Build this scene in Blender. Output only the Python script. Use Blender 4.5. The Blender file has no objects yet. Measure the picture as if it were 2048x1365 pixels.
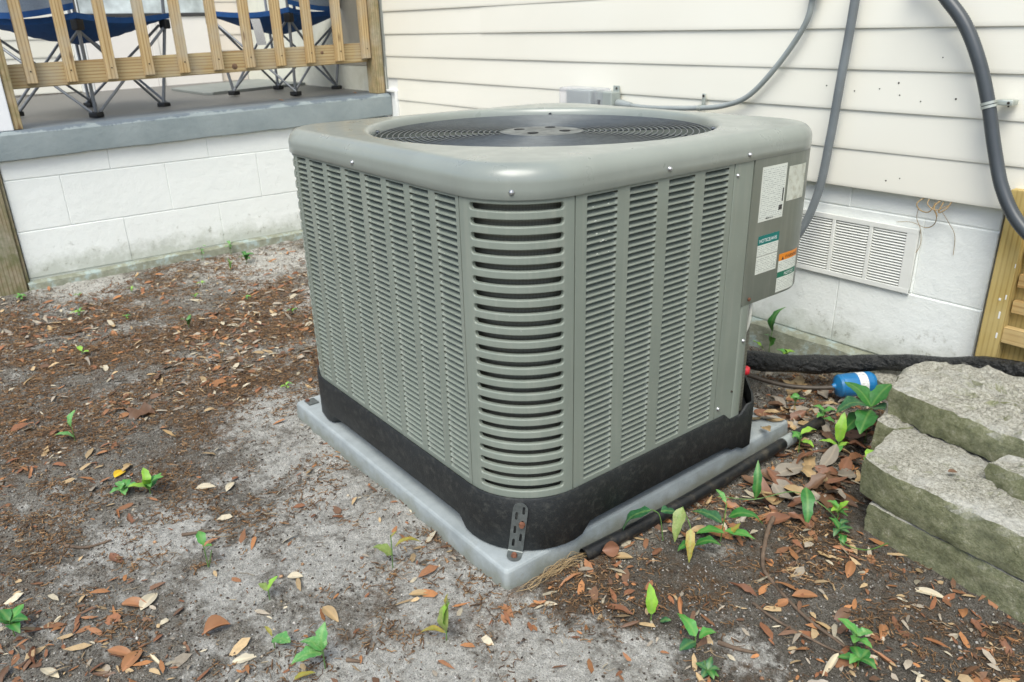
import bpy, bmesh, math, random
import numpy as np
from mathutils import Vector, Matrix

random.seed(7)
rng = np.random.default_rng(11)
scene = bpy.context.scene
COL = scene.collection
R = math.radians

# ------------------------------------------------------------------ camera
cam_d = bpy.data.cameras.new('camera')
cam = bpy.data.objects.new('camera', cam_d)
COL.objects.link(cam)
cam_d.sensor_width = 36.0
cam_d.lens = 27.16
cam_d.clip_start = 0.02
cam_d.clip_end = 500
_r = Vector((0.61929508, 0.78482678, -0.02281483))
_u = Vector((-0.28423777, 0.25118512, 0.92526478))
_f = Vector((-0.73190333, 0.5665271, -0.37863513))
M = Matrix((( _r.x, _u.x, -_f.x, 3.59895), (_r.y, _u.y, -_f.y, -2.03771), (_r.z, _u.z, -_f.z, 0.89892), (0, 0, 0, 1)))
cam.matrix_world = M
cam_d.dof.use_dof = True
cam_d.dof.focus_distance = 1.35
cam_d.dof.aperture_fstop = 11.0
scene.camera = cam

# ------------------------------------------------------------------ light
SUN_EL, SUN_AZ = 58.0, 143.0          # azimuth of the sun, degrees clockwise from +Y
world = bpy.data.worlds.new('World')
scene.world = world
world.use_nodes = True
wn = world.node_tree
bgn = wn.nodes['Background']
sky = wn.nodes.new('ShaderNodeTexSky')
sky.sky_type = 'NISHITA'
sky.sun_disc = False
sky.sun_elevation = R(SUN_EL)
sky.sun_rotation = R(SUN_AZ)
sky.air_density = 1.0
sky.dust_density = 2.5
sky.ozone_density = 1.0
wn.links.new(sky.outputs[0], bgn.inputs[0])
bgn.inputs[1].default_value = 0.11
sun_d = bpy.data.lights.new('sun', 'SUN')
sun = bpy.data.objects.new('sun', sun_d)
COL.objects.link(sun)
sun_d.energy = 1.5
sun_d.angle = R(38)
sun_d.color = (0.985, 1.0, 0.925)
sd = Vector((math.sin(R(SUN_AZ)) * math.cos(R(SUN_EL)), math.cos(R(SUN_AZ)) * math.cos(R(SUN_EL)), math.sin(R(SUN_EL))))
sun.rotation_euler = sd.to_track_quat('Z', 'Y').to_euler()
sun.location = sd * 20
scene.view_settings.view_transform = 'Standard'
scene.view_settings.look = 'None'
scene.view_settings.exposure = 0.98
scene.view_settings.gamma = 1.0
scene.cycles.max_bounces = 6
scene.cycles.diffuse_bounces = 3
scene.cycles.glossy_bounces = 3

# ------------------------------------------------------------------ helpers
def tag(o, label=None, cat=None, group=None, kind=None):
    if label: o['label'] = label
    if cat: o['category'] = cat
    if group: o['group'] = group
    if kind: o['kind'] = kind
    return o

def empty(name, loc=(0, 0, 0), rz=0.0, label=None, cat=None, group=None):
    o = bpy.data.objects.new(name, None)
    o.empty_display_size = 0.1
    COL.objects.link(o)
    o.location = loc
    o.rotation_euler = (0, 0, rz)
    return tag(o, label, cat, group)

def link(name, me, parent=None, loc=(0, 0, 0), rot=(0, 0, 0)):
    o = bpy.data.objects.new(name, me)
    COL.objects.link(o)
    o.parent = parent
    o.location = loc
    o.rotation_euler = rot
    return o

def finish(me, smooth=True, angle=35):
    if smooth:
        me.polygons.foreach_set('use_smooth', [True] * len(me.polygons))
        me.set_sharp_from_angle(angle=R(angle))
    me.update()
    return me

class MB:
    def __init__(self):
        self.v = []; self.f = []; self.m = []; self.mi = 0; self.round = False
    def add(self, vs, fs):
        o = len(self.v)
        self.v += [tuple(p) for p in vs]
        for f in fs:
            self.f.append(tuple(i + o for i in f)); self.m.append(self.mi)
        return self
    def box(self, x0, x1, y0, y1, z0, z1):
        return self.add([(x0, y0, z0), (x1, y0, z0), (x1, y1, z0), (x0, y1, z0), (x0, y0, z1), (x1, y0, z1), (x1, y1, z1), (x0, y1, z1)],
                        [(0, 3, 2, 1), (4, 5, 6, 7), (0, 1, 5, 4), (1, 2, 6, 5), (2, 3, 7, 6), (3, 0, 4, 7)])
    def bbox(self, x0, x1, y0, y1, z0, z1, b=0.004):
        """box with chamfered edges"""
        bm = bmesh.new()
        bmesh.ops.create_cube(bm, size=1.0)
        for v in bm.verts:
            v.co = Vector(((x0 + x1) / 2 + v.co.x * (x1 - x0), (y0 + y1) / 2 + v.co.y * (y1 - y0), (z0 + z1) / 2 + v.co.z * (z1 - z0)))
        bmesh.ops.bevel(bm, geom=list(bm.edges), offset=b, segments=2, profile=0.6, affect='EDGES')
        self.bm(bm)
        return self
    def bm(self, bm, mtx=None):
        bm.verts.ensure_lookup_table(); bm.verts.index_update()
        vs = [(mtx @ v.co if mtx else v.co.copy()) for v in bm.verts]
        fs = [[v.index for v in f.verts] for f in bm.faces]
        bm.free()
        return self.add(vs, fs)
    def loft(self, loops, closed=True, cap0=False, cap1=False, flip=False):
        n = len(loops[0]); vs = []; fs = []
        for l in loops: vs += list(l)
        for k in range(len(loops) - 1):
            for i in range(n if closed else n - 1):
                j = (i + 1) % n
                q = (k * n + i, k * n + j, (k + 1) * n + j, (k + 1) * n + i)
                fs.append(q[::-1] if flip else q)
        if cap0: fs.append(tuple(range(n))[::-1] if not flip else tuple(range(n)))
        if cap1:
            b = (len(loops) - 1) * n
            q = tuple(range(b, b + n)); fs.append(q if not flip else q[::-1])
        return self.add(vs, fs)
    def tube(self, pts, rad, n=8, cap=True):
        self.round = True
        pts = [Vector(p) for p in pts]
        rads = rad if isinstance(rad, (list, tuple)) else [rad] * len(pts)
        loops = []; prev = None
        for i, p in enumerate(pts):
            t = (pts[min(i + 1, len(pts) - 1)] - pts[max(i - 1, 0)]).normalized()
            if prev is None:
                a = Vector((0, 0, 1)) if abs(t.z) < 0.9 else Vector((1, 0, 0))
                x = t.cross(a).normalized()
            else:
                x = (prev - t * prev.dot(t)).normalized()
            prev = x; y = t.cross(x)
            loops.append([p + (x * math.cos(2 * math.pi * k / n) + y * math.sin(2 * math.pi * k / n)) * rads[i] for k in range(n)])
        return self.loft(loops, True, cap, cap, False)
    def sphere(self, c, r, sx=1, sy=1, sz=1, seg=10, rings=6):
        bm = bmesh.new(); bmesh.ops.create_uvsphere(bm, u_segments=seg, v_segments=rings, radius=r)
        return self.bm(bm, Matrix.Translation(c) @ Matrix.Diagonal((sx, sy, sz, 1)))
    def mesh(self, name, mats, smooth=True, angle=None):
        if angle is None: angle = 62 if self.round else 14
        me = bpy.data.meshes.new(name)
        me.from_pydata(self.v, [], self.f)
        for m in (mats if isinstance(mats, (list, tuple)) else [mats]): me.materials.append(m)
        if any(self.m): me.polygons.foreach_set('material_index', self.m)
        me.validate()
        return finish(me, smooth, angle)
    def build(self, name, mats, parent=None, loc=(0, 0, 0), rot=(0, 0, 0), smooth=True, angle=None):
        return link(name, self.mesh(name, mats, smooth, angle), parent, loc, rot)

def spline(pts, n=8):
    """Catmull-Rom through points"""
    P = [Vector(p) for p in pts]
    P = [P[0] * 2 - P[1]] + P + [P[-1] * 2 - P[-2]]
    out = []
    for i in range(1, len(P) - 2):
        a, b, c, d = P[i - 1], P[i], P[i + 1], P[i + 2]
        for k in range(n):
            t = k / n
            out.append(0.5 * ((2 * b) + (c - a) * t + (2 * a - 5 * b + 4 * c - d) * t * t + (3 * b - a - 3 * c + d) * t ** 3))
    out.append(P[-2])
    return out

def np_mesh(name, V, F, mats, smooth=False, colors=None):
    V = np.asarray(V, dtype=np.float32); F = np.asarray(F, dtype=np.int32)
    me = bpy.data.meshes.new(name)
    k = F.shape[1]
    me.vertices.add(len(V)); me.vertices.foreach_set('co', V.ravel())
    me.loops.add(F.size); me.loops.foreach_set('vertex_index', F.ravel())
    me.polygons.add(len(F)); me.polygons.foreach_set('loop_start', np.arange(0, F.size, k, dtype=np.int32))
    me.update(calc_edges=True)
    if colors is not None:
        at = me.color_attributes.new('col', 'FLOAT_COLOR', 'POINT')
        C = np.ones((len(V), 4), dtype=np.float32); C[:, :3] = colors
        at.data.foreach_set('color', C.ravel())
    for m in (mats if isinstance(mats, (list, tuple)) else [mats]): me.materials.append(m)
    if smooth: me.polygons.foreach_set('use_smooth', [True] * len(F))
    me.validate(); me.update()
    return me

# numpy value noise
_lat = np.random.default_rng(5).random((256, 256))
def vnoise(x, y):
    xi = np.floor(x).astype(int); yi = np.floor(y).astype(int)
    fx = x - xi; fy = y - yi
    fx = fx * fx * (3 - 2 * fx); fy = fy * fy * (3 - 2 * fy)
    a = _lat[xi % 256, yi % 256]; b = _lat[(xi + 1) % 256, yi % 256]
    c = _lat[xi % 256, (yi + 1) % 256]; d = _lat[(xi + 1) % 256, (yi + 1) % 256]
    return (a * (1 - fx) + b * fx) * (1 - fy) + (c * (1 - fx) + d * fx) * fy
def fbm(x, y, s, o=4):
    t = 0; a = 0.5; n = 0
    for i in range(o):
        t = t + a * vnoise(x * s + 17.3 * i, y * s + 9.1 * i); n += a; a *= 0.5; s *= 2.03
    return t / n
def sstep(a, b, x):
    t = np.clip((x - a) / (b - a), 0, 1); return t * t * (3 - 2 * t)

# ------------------------------------------------------------------ materials
class NT:
    def __init__(self, name):
        self.mat = bpy.data.materials.new(name); self.mat.use_nodes = True
        self.t = self.mat.node_tree; self.n = self.t.nodes
        self.p = self.n['Principled BSDF']
        tc = self.n.new('ShaderNodeTexCoord'); oi = self.n.new('ShaderNodeObjectInfo')
        self.oi = oi; self.tc = tc
        ad = self.n.new('ShaderNodeVectorMath'); ad.operation = 'ADD'
        ml = self.n.new('ShaderNodeMath'); ml.operation = 'MULTIPLY'; ml.inputs[1].default_value = 37.0
        self.l(oi.outputs['Random'], ml.inputs[0]); self.l(tc.outputs['Object'], ad.inputs[0]); self.l(ml.outputs[0], ad.inputs[1])
        self.co = ad.outputs[0]
    def l(self, a, b): self.t.links.new(a, b)
    def scaled(self, s, co=None):
        m = self.n.new('ShaderNodeMapping'); m.inputs['Scale'].default_value = s
        self.l(co or self.co, m.inputs[0]); return m.outputs[0]
    def noise(self, scale, detail=4, rough=0.55, co=None, dist=0.0):
        n = self.n.new('ShaderNodeTexNoise'); n.inputs['Scale'].default_value = scale
        n.inputs['Detail'].default_value = detail; n.inputs['Roughness'].default_value = rough
        n.inputs['Distortion'].default_value = dist
        self.l(co or self.co, n.inputs['Vector']); return n.outputs['Fac']
    def voro(self, scale, co=None, out='Distance', feature='F1'):
        n = self.n.new('ShaderNodeTexVoronoi'); n.inputs['Scale'].default_value = scale; n.feature = feature
        self.l(co or self.co, n.inputs['Vector']); return n.outputs[out]
    def ramp(self, fac, stops):
        n = self.n.new('ShaderNodeValToRGB'); e = n.color_ramp.elements
        while len(e) < len(stops): e.new(0.5)
        for i, (pos, c) in enumerate(stops):
            e[i].position = pos
            e[i].color = (c, c, c, 1) if isinstance(c, (int, float)) else (*c, 1)
        self.l(fac, n.inputs[0]); return n.outputs[0]
    def mix(self, fac, a, b, mode='MIX'):
        n = self.n.new('ShaderNodeMix'); n.data_type = 'RGBA'; n.blend_type = mode
        for s, i in ((fac, 0), (a, 6), (b, 7)):
            if isinstance(s, (int, float)): n.inputs[i].default_value = s
            elif isinstance(s, tuple): n.inputs[i].default_value = (*s, 1)
            else: self.l(s, n.inputs[i])
        return n.outputs[2]
    def math(self, op, a, b=None):
        n = self.n.new('ShaderNodeMath'); n.operation = op
        for i, s in enumerate((a, b)):
            if s is None: continue
            if isinstance(s, (int, float)): n.inputs[i].default_value = s
            else: self.l(s, n.inputs[i])
        return n.outputs[0]
    def sep(self, co=None):
        n = self.n.new('ShaderNodeSeparateXYZ'); self.l(co or self.tc.outputs['Object'], n.inputs[0]); return n.outputs
    def bump(self, h, strength=0.3, dist=0.01, prev=None):
        n = self.n.new('ShaderNodeBump'); n.inputs['Strength'].default_value = strength; n.inputs['Distance'].default_value = dist
        self.l(h, n.inputs['Height'])
        if prev is not None: self.l(prev, n.inputs['Normal'])
        self.l(n.outputs[0], self.p.inputs['Normal']); return n.outputs[0]
    def col(self, c):
        if isinstance(c, tuple): self.p.inputs['Base Color'].default_value = (*c, 1)
        else: self.l(c, self.p.inputs['Base Color'])
    def rough(self, r):
        if isinstance(r, (int, float)): self.p.inputs['Roughness'].default_value = r
        else: self.l(r, self.p.inputs['Roughness'])
    def world_z(self):
        g = self.n.new('ShaderNodeNewGeometry'); s = self.n.new('ShaderNodeSeparateXYZ'); self.l(g.outputs['Position'], s.inputs[0]); return s.outputs[2], g.outputs['Position']

def sc(c, k): return tuple(min(1, x * k) for x in c)

def plain(name, c, rough=0.5, var=0.15, vs=12, bump=0.0, bs=120, metal=0.0, dirt=None, dirt_amt=0.3, dscale=9, spec=0.5):
    m = NT(name)
    n1 = m.noise(vs, 5)
    c1 = m.ramp(n1, [(0.3, sc(c, 1 - var)), (0.7, sc(c, 1 + var))])
    if dirt:
        n2 = m.noise(dscale, 7, 0.7)
        f = m.ramp(n2, [(0.5, 0.0), (0.72, dirt_amt)])
        c1 = m.mix(f, c1, dirt)
    m.col(c1); m.rough(rough); m.p.inputs['Metallic'].default_value = metal
    m.p.inputs['Specular IOR Level'].default_value = spec
    if bump: m.bump(m.noise(bs, 4), bump, 0.004)
    return m.mat

def wood(name, c_light, c_dark, axis=2, grey=(0.42, 0.40, 0.33), green=0.0):
    m = NT(name)
    s = [26, 26, 26]; s[axis] = 1.1
    co = m.scaled(tuple(s))
    n1 = m.noise(1.6, 3, 0.5, co, 0.6)
    w = m.n.new('ShaderNodeTexWave'); w.wave_type = 'RINGS'; w.rings_direction = 'XYZ'[axis]
    w.inputs['Scale'].default_value = 1.3; w.inputs['Distortion'].default_value = 5.0; w.inputs['Detail'].default_value = 3; w.inputs['Detail Scale'].default_value = 0.6
    m.l(co, w.inputs[0])
    c1 = m.ramp(w.outputs['Fac'], [(0.0, c_light), (0.6, c_light), (0.95, c_dark)])
    c2 = m.mix(m.ramp(n1, [(0.35, 0.0), (0.75, 0.55)]), c1, c_dark)
    n3 = m.noise(5, 5, 0.6)
    c3 = m.mix(m.ramp(n3, [(0.45, 0.0), (0.75, 0.75)]), c2, grey)
    if green:
        wz, pos = m.world_z()
        n4 = m.noise(14, 5, 0.7)
        g = m.math('MULTIPLY', m.ramp(n4, [(0.4, 0.0), (0.65, 1.0)]), green)
        c3 = m.mix(g, c3, (0.13, 0.14, 0.05))
    # knots
    kv = m.scaled(tuple(3.2 if i == axis else 9.0 for i in range(3)))
    k = m.voro(1.0, kv)
    c3 = m.mix(m.ramp(k, [(0.05, 0.85), (0.10, 0.0)]), c3, (0.14, 0.075, 0.03))
    m.col(c3); m.rough(0.75)
    fine = [260, 260, 260]; fine[axis] = 7
    m.bump(m.noise(1.0, 3, 0.6, m.scaled(tuple(fine))), 0.35, 0.003)
    return m.mat

# ---- painted metal of the unit
def unit_paint(name, c, rough=0.33, speck=0.5, coat=0.0):
    m = NT(name)
    c1 = m.ramp(m.noise(7, 4), [(0.3, sc(c, 0.93)), (0.7, sc(c, 1.06))])
    # dusty streaks running down
    st = m.noise(1.0, 5, 0.65, m.scaled((55, 55, 3)))
    c2 = m.mix(m.ramp(st, [(0.50, 0.0), (0.80, 0.34 if speck > 0.3 else 0.12)]), c1, (0.36, 0.36, 0.30))
    # pale specks
    sp = m.noise(150, 2, 0.5)
    c3 = m.mix(m.ramp(sp, [(0.755, 0.0), (0.80, speck)]), c2, (0.60, 0.62, 0.56))
    m.col(c3)
    m.rough(m.ramp(m.noise(18, 5), [(0.3, rough - 0.07), (0.7, rough + 0.12)]))
    if coat: m.p.inputs['Coat Weight'].default_value = coat; m.p.inputs['Coat Roughness'].default_value = 0.22
    return m.mat

UNIT_C = (0.218, 0.246, 0.205)
M_unit = unit_paint('unit_grey_paint', UNIT_C, 0.36)
M_lid = unit_paint('lid_grey_paint', (0.242, 0.265, 0.232), 0.32, 0.0, 0.55)
M_box = unit_paint('access_panel_paint', (0.158, 0.172, 0.140), 0.34)

def coil_mat():
    m = NT('condenser_coil')
    s = m.sep()
    ang = m.n.new('ShaderNodeMath'); ang.operation = 'ADD'; m.l(s[0], ang.inputs[0]); m.l(s[1], ang.inputs[1])
    w = m.math('SINE', m.math('MULTIPLY', ang.outputs[0], 1900.0))
    h = m.math('SINE', m.math('MULTIPLY', s[2], 760.0))
    f = m.math('MULTIPLY', m.math('ADD', w, 1.0), 0.5)
    g = m.math('MULTIPLY', m.math('ADD', h, 1.0), 0.5)
    f = m.math('MULTIPLY', f, m.math('ADD', m.math('MULTIPLY', g, 0.6), 0.4))
    n = m.noise(11, 4, 0.6)
    base = m.mix(n, (0.05, 0.056, 0.05), (0.10, 0.088, 0.055))
    m.col(m.mix(f, base, (0.22, 0.22, 0.175))); m.rough(0.6)
    return m.mat
M_coil = coil_mat()
M_black = plain('black_plastic', (0.013, 0.015, 0.0155), 0.55, 0.3, 9, 0.25, 260, dirt=(0.10, 0.10, 0.085), dirt_amt=0.4, dscale=70)
M_grille = plain('grille_wire', (0.10, 0.112, 0.115), 0.42, 0.2, 30, metal=0.35)
M_plate = plain('weathered_motor_plate', (0.15, 0.157, 0.142), 0.6, 0.35, 40, dirt=(0.035, 0.04, 0.045), dirt_amt=1.0, dscale=26)
M_dark = plain('dark_interior', (0.006, 0.007, 0.008), 0.7, 0.1)  # near-black, stands in for shade in openings and inside the unit
M_fan = plain('fan_metal', (0.055, 0.065, 0.08), 0.35, 0.2, 20, metal=0.6)
M_zinc = plain('zinc_screw', (0.50, 0.51, 0.52), 0.3, 0.15, 60, metal=0.8)
M_rust = plain('rusty_screw', (0.16, 0.065, 0.035), 0.8, 0.45, 160, 0.4, 300)
M_strap = plain('galvanised_strap', (0.135, 0.15, 0.145), 0.42, 0.2, 60, metal=0.45, dirt=(0.22, 0.24, 0.23), dirt_amt=0.4, dscale=60)
M_seam = plain('panel_seam', (0.02, 0.02, 0.018), 0.7, 0.1)
M_red = plain('red_cap', (0.55, 0.02, 0.03), 0.4, 0.1)
M_whitewire = plain('white_cable', (0.66, 0.66, 0.58), 0.5, 0.1)

def pad_mat():
    m = NT('pad_concrete')
    c = m.ramp(m.noise(14, 6, 0.6), [(0.3, (0.255, 0.285, 0.285)), (0.7, (0.36, 0.395, 0.395))])
    wz, pos = m.world_z()
    n = m.noise(22, 6, 0.65)
    low = m.ramp(m.math('ADD', m.math('ADD', m.math('MULTIPLY', wz, 10.0), 0.78), m.math('MULTIPLY', m.math('SUBTRACT', n, 0.5), 0.9)), [(0.05, 1.0), (0.36, 0.0)])
    c = m.mix(m.math('MULTIPLY', low, 0.6), c, (0.17, 0.175, 0.12))
    c = m.mix(m.ramp(m.noise(60, 5, 0.7), [(0.6, 0.0), (0.8, 0.5)]), c, (0.23, 0.22, 0.17))
    m.col(c); m.rough(0.78)
    m.bump(m.noise(240, 5, 0.6), 0.22, 0.003)
    return m.mat
M_pad = pad_mat()

def siding_mat(name='vinyl_siding', a=(0.805, 0.778, 0.668), b=(0.845, 0.822, 0.72)):
    m = NT(name)
    c = m.ramp(m.noise(1.3, 3), [(0.3, a), (0.7, b)])
    wz, pos = m.world_z()
    # brown-green grime spots
    n = m.noise(2.2, 7, 0.75, m.scaled((1.0, 1.0, 6.0), pos))
    c = m.mix(m.ramp(n, [(0.66, 0.0), (0.78, 0.35)]), c, (0.36, 0.32, 0.16))
    m.col(c); m.rough(0.5)
    g = m.noise(1.0, 3, 0.6, m.scaled((3, 3, 520), pos))
    m.bump(g, 0.10, 0.002)
    return m.mat
M_siding = siding_mat()
M_trim = plain('white_trim', (0.82, 0.83, 0.80), 0.5, 0.05)
M_backwall = siding_mat('porch_wall_siding', (0.78, 0.70, 0.60), (0.84, 0.77, 0.68))
M_door = plain('white_door_paint', (0.88, 0.84, 0.78), 0.45, 0.04, 3)
M_wallboard = plain('cream_wall_board', (0.72, 0.72, 0.62), 0.6, 0.1, 4, dirt=(0.38, 0.36, 0.25), dirt_amt=0.5, dscale=4)
M_greyboard = plain('grey_board', (0.36, 0.34, 0.28), 0.7, 0.1, 6)
M_gasket = plain('dark_gasket', (0.05, 0.05, 0.05), 0.7, 0.1)
M_plastic_sheet = plain('milky_plastic_sheet', (0.62, 0.68, 0.68), 0.22, 0.35, 9, 0.6, 9)

def block_mat():
    m = NT('painted_block')
    wz, pos = m.world_z()
    c = m.ramp(m.noise(3, 5, co=pos), [(0.3, (0.84, 0.865, 0.82)), (0.7, (0.875, 0.90, 0.855))])
    # greenish grime rising from the footing, ragged
    n = m.noise(13, 7, 0.7, pos)
    lo = m.ramp(m.math('ADD', wz, m.math('MULTIPLY', m.math('SUBTRACT', n, 0.5), -0.22)), [(0.0, 1.0), (0.075, 0.0)])
    c = m.mix(m.math('MULTIPLY', lo, 0.55), c, (0.30, 0.33, 0.24))
    # peeled flakes
    pk = m.noise(26, 6, 0.7, pos)
    lo2 = m.ramp(wz, [(0.02, 1.0), (0.16, 0.0)])
    fl = m.math('MULTIPLY', m.ramp(pk, [(0.60, 0.0), (0.66, 0.8)]), lo2)
    c = m.mix(fl, c, (0.34, 0.34, 0.28))
    sm = m.noise(6, 6, 0.7, pos)
    c = m.mix(m.ramp(sm, [(0.64, 0.0), (0.82, 0.22)]), c, (0.52, 0.53, 0.44))
    m.col(c); m.rough(0.8); m.p.inputs['Specular IOR Level'].default_value = 0.25
    b = m.bump(m.noise(24, 6, 0.6, pos), 0.32, 0.008)
    m.bump(m.noise(170, 4, 0.6, pos), 0.28, 0.003, b)
    return m.mat
M_block = block_mat()

def footing_mat():
    m = NT('mossy_footing')
    wz, pos = m.world_z()
    c = m.ramp(m.noise(16, 7, 0.7, pos), [(0.25, (0.14, 0.15, 0.10)), (0.5, (0.27, 0.28, 0.21)), (0.62, (0.36, 0.44, 0.42)), (0.75, (0.30, 0.31, 0.25))])
    m.col(c); m.rough(0.85)
    m.bump(m.noise(60, 6, 0.7, pos), 0.6, 0.008)
    return m.mat
M_footing = footing_mat()

def slab_mat():
    m = NT('grey_painted_slab')
    wz, pos = m.world_z()
    s = m.n.new('ShaderNodeSeparateXYZ'); m.l(pos, s.inputs[0])
    n = m.noise(6, 6, 0.65, pos)
    old = m.ramp(n, [(0.3, (0.225, 0.27, 0.275)), (0.7, (0.31, 0.355, 0.355))])
    new = (0.135, 0.165, 0.19)
    # fresh darker coat on the top and dripping a little over the edge
    drip = m.math('ADD', m.math('MULTIPLY', m.math('SUBTRACT', m.noise(9, 5, 0.7, m.scaled((1, 1, 0.25), pos)), 0.45), 0.07), 0.008)
    edge = m.math('ADD', wz, m.math('MULTIPLY', s.outputs[1], -0.0175))
    f = m.ramp(m.math('ADD', edge, drip), [(0.597, 0.0), (0.602, 1.0)])
    c = m.mix(f, old, new)
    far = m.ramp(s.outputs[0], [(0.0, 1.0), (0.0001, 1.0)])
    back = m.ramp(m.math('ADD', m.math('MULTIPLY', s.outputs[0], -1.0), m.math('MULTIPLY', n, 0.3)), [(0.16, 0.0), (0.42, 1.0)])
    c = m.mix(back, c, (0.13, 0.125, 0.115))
    end = m.ramp(m.math('ADD', s.outputs[1], m.math('MULTIPLY', n, 0.04)), [(0.0, 0.0), (0.004, 1.0)])
    nd = m.ramp(m.math('ADD', s.outputs[1], m.math('MULTIPLY', n, 0.05)), [(-0.0, 0.0), (0.01, 1.0)])
    c = m.mix(m.ramp(m.noise(11, 7, 0.75, pos), [(0.62, 0.0), (0.78, 0.5)]), c, (0.16, 0.17, 0.13))
    m.col(c); m.rough(0.5)
    b = m.bump(m.noise(40, 6, 0.6, pos), 0.4, 0.005)
    m.bump(m.noise(200, 3, 0.6, pos), 0.25, 0.002, b)
    return m.mat
M_slab = slab_mat()

M_wood_v = wood('treated_wood_upright', (0.56, 0.42, 0.215), (0.34, 0.21, 0.08), 2)
M_wood_y = wood('treated_wood_rail', (0.54, 0.43, 0.23), (0.36, 0.235, 0.10), 1)
M_wood_post = wood('weathered_post', (0.46, 0.36, 0.20), (0.27, 0.18, 0.08), 2, green=0.6)
M_wood_old = wood('mossy_post', (0.36, 0.31, 0.20), (0.20, 0.15, 0.08), 2, green=0.8)
M_wood_new = wood('fresh_treated_wood', (0.52, 0.38, 0.12), (0.36, 0.24, 0.06), 2, grey=(0.56, 0.45, 0.2))
M_wood_slat = wood('fresh_treated_slat', (0.56, 0.38, 0.15), (0.38, 0.22, 0.07), 0, grey=(0.58, 0.46, 0.22))

def conduit_mat(name, c, rough, ring):
    m = NT(name)
    c1 = m.ramp(m.noise(10, 4), [(0.3, sc(c, 0.85)), (0.7, sc(c, 1.15))])
    m.col(m.mix(m.ramp(m.noise(40, 5, 0.7), [(0.6, 0.0), (0.8, 0.4)]), c1, sc(c, 1.6))); m.rough(rough)
    return m.mat
M_cond1 = conduit_mat('pale_grey_conduit', (0.29, 0.318, 0.308), 0.45, 0)
M_cond2 = conduit_mat('grey_flex_conduit', (0.165, 0.184, 0.190), 0.42, 1)
M_cond3 = conduit_mat('charcoal_flex_conduit', (0.052, 0.060, 0.066), 0.36, 1)
M_boxgrey = plain('disconnect_box_grey', (0.33, 0.365, 0.335), 0.45, 0.08)
M_clip = plain('steel_clip', (0.46, 0.49, 0.44), 0.4, 0.2, 50, metal=0.4)

def clear_plastic():
    m = NT('clear_plastic_cover')
    m.col((0.88, 0.88, 0.95)); m.rough(0.12)
    m.p.inputs['Transmission Weight'].default_value = 0.7
    m.p.inputs['IOR'].default_value = 1.2
    m.p.inputs['Alpha'].default_value = 0.55
    return m.mat
M_clear = clear_plastic()
M_ventback = plain('vent_back_plate', (0.48, 0.485, 0.445), 0.8, 0.1)
M_vent = plain('white_vent_plastic', (0.79, 0.795, 0.74), 0.5, 0.04, 6, dirt=(0.45, 0.46, 0.36), dirt_amt=0.25, dscale=12)

def foil_black():
    m = NT('black_insulation_tape')
    n = m.noise(1.0, 6, 0.65, m.scaled((20, 55, 55)))
    c = m.ramp(n, [(0.3, (0.007, 0.008, 0.007)), (0.62, (0.018, 0.019, 0.018)), (0.8, (0.12, 0.12, 0.10))])
    m.col(c); m.rough(m.ramp(m.noise(30, 4), [(0.3, 0.16), (0.7, 0.40)]))
    m.bump(m.noise(1.0, 5, 0.6, m.scaled((40, 60, 60))), 1.0, 0.02)
    return m.mat
M_tape = foil_black()
M_drain = plain('black_drain_pipe', (0.010, 0.011, 0.012), 0.45, 0.3, 20, dirt=(0.10, 0.085, 0.06), dirt_amt=0.6, dscale=30)
M_cable = plain('brown_copper_line', (0.075, 0.06, 0.045), 0.5, 0.25, 40, metal=0.2)
M_blue = plain('blue_canister_paint', (0.012, 0.17, 0.40), 0.38, 0.18, 20, 0.08, 200, dirt=(0.05, 0.10, 0.18), dirt_amt=0.5, dscale=40)

def stone_mat():
    m = NT('rough_concrete')
    wz, pos = m.world_z()
    c = m.ramp(m.noise(150, 6, 0.85, pos), [(0.33, (0.085, 0.078, 0.055)), (0.47, (0.30, 0.29, 0.235)), (0.63, (0.58, 0.56, 0.475))])
    big = m.noise(7, 6, 0.65, pos)
    c = m.mix(m.ramp(big, [(0.5, 0.0), (0.72, 0.5)]), c, (0.62, 0.62, 0.58))
    # algae grows on the upright faces, not the tops
    g = m.n.new('ShaderNodeNewGeometry'); sp = m.n.new('ShaderNodeSeparateXYZ'); m.l(g.outputs['True Normal'], sp.inputs[0])
    side = m.ramp(m.math('ADD', sp.outputs[2], m.math('MULTIPLY', m.math('SUBTRACT', m.noise(20, 6, 0.7, pos), 0.5), 0.9)), [(0.35, 1.0), (0.75, 0.0)])
    gr = m.ramp(m.noise(38, 9, 0.85, pos), [(0.34, (0.05, 0.058, 0.02)), (0.47, (0.145, 0.16, 0.065)), (0.57, (0.25, 0.255, 0.135)), (0.68, (0.52, 0.51, 0.42))])
    c = m.mix(m.math('MULTIPLY', side, 0.85), c, gr)
    m.col(c); m.rough(0.92)
    b = m.bump(m.noise(70, 6, 0.7, pos), 0.7, 0.008)
    m.bump(m.noise(330, 4, 0.7, pos), 0.8, 0.004, b)
    return m.mat
M_stone = stone_mat()

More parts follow.
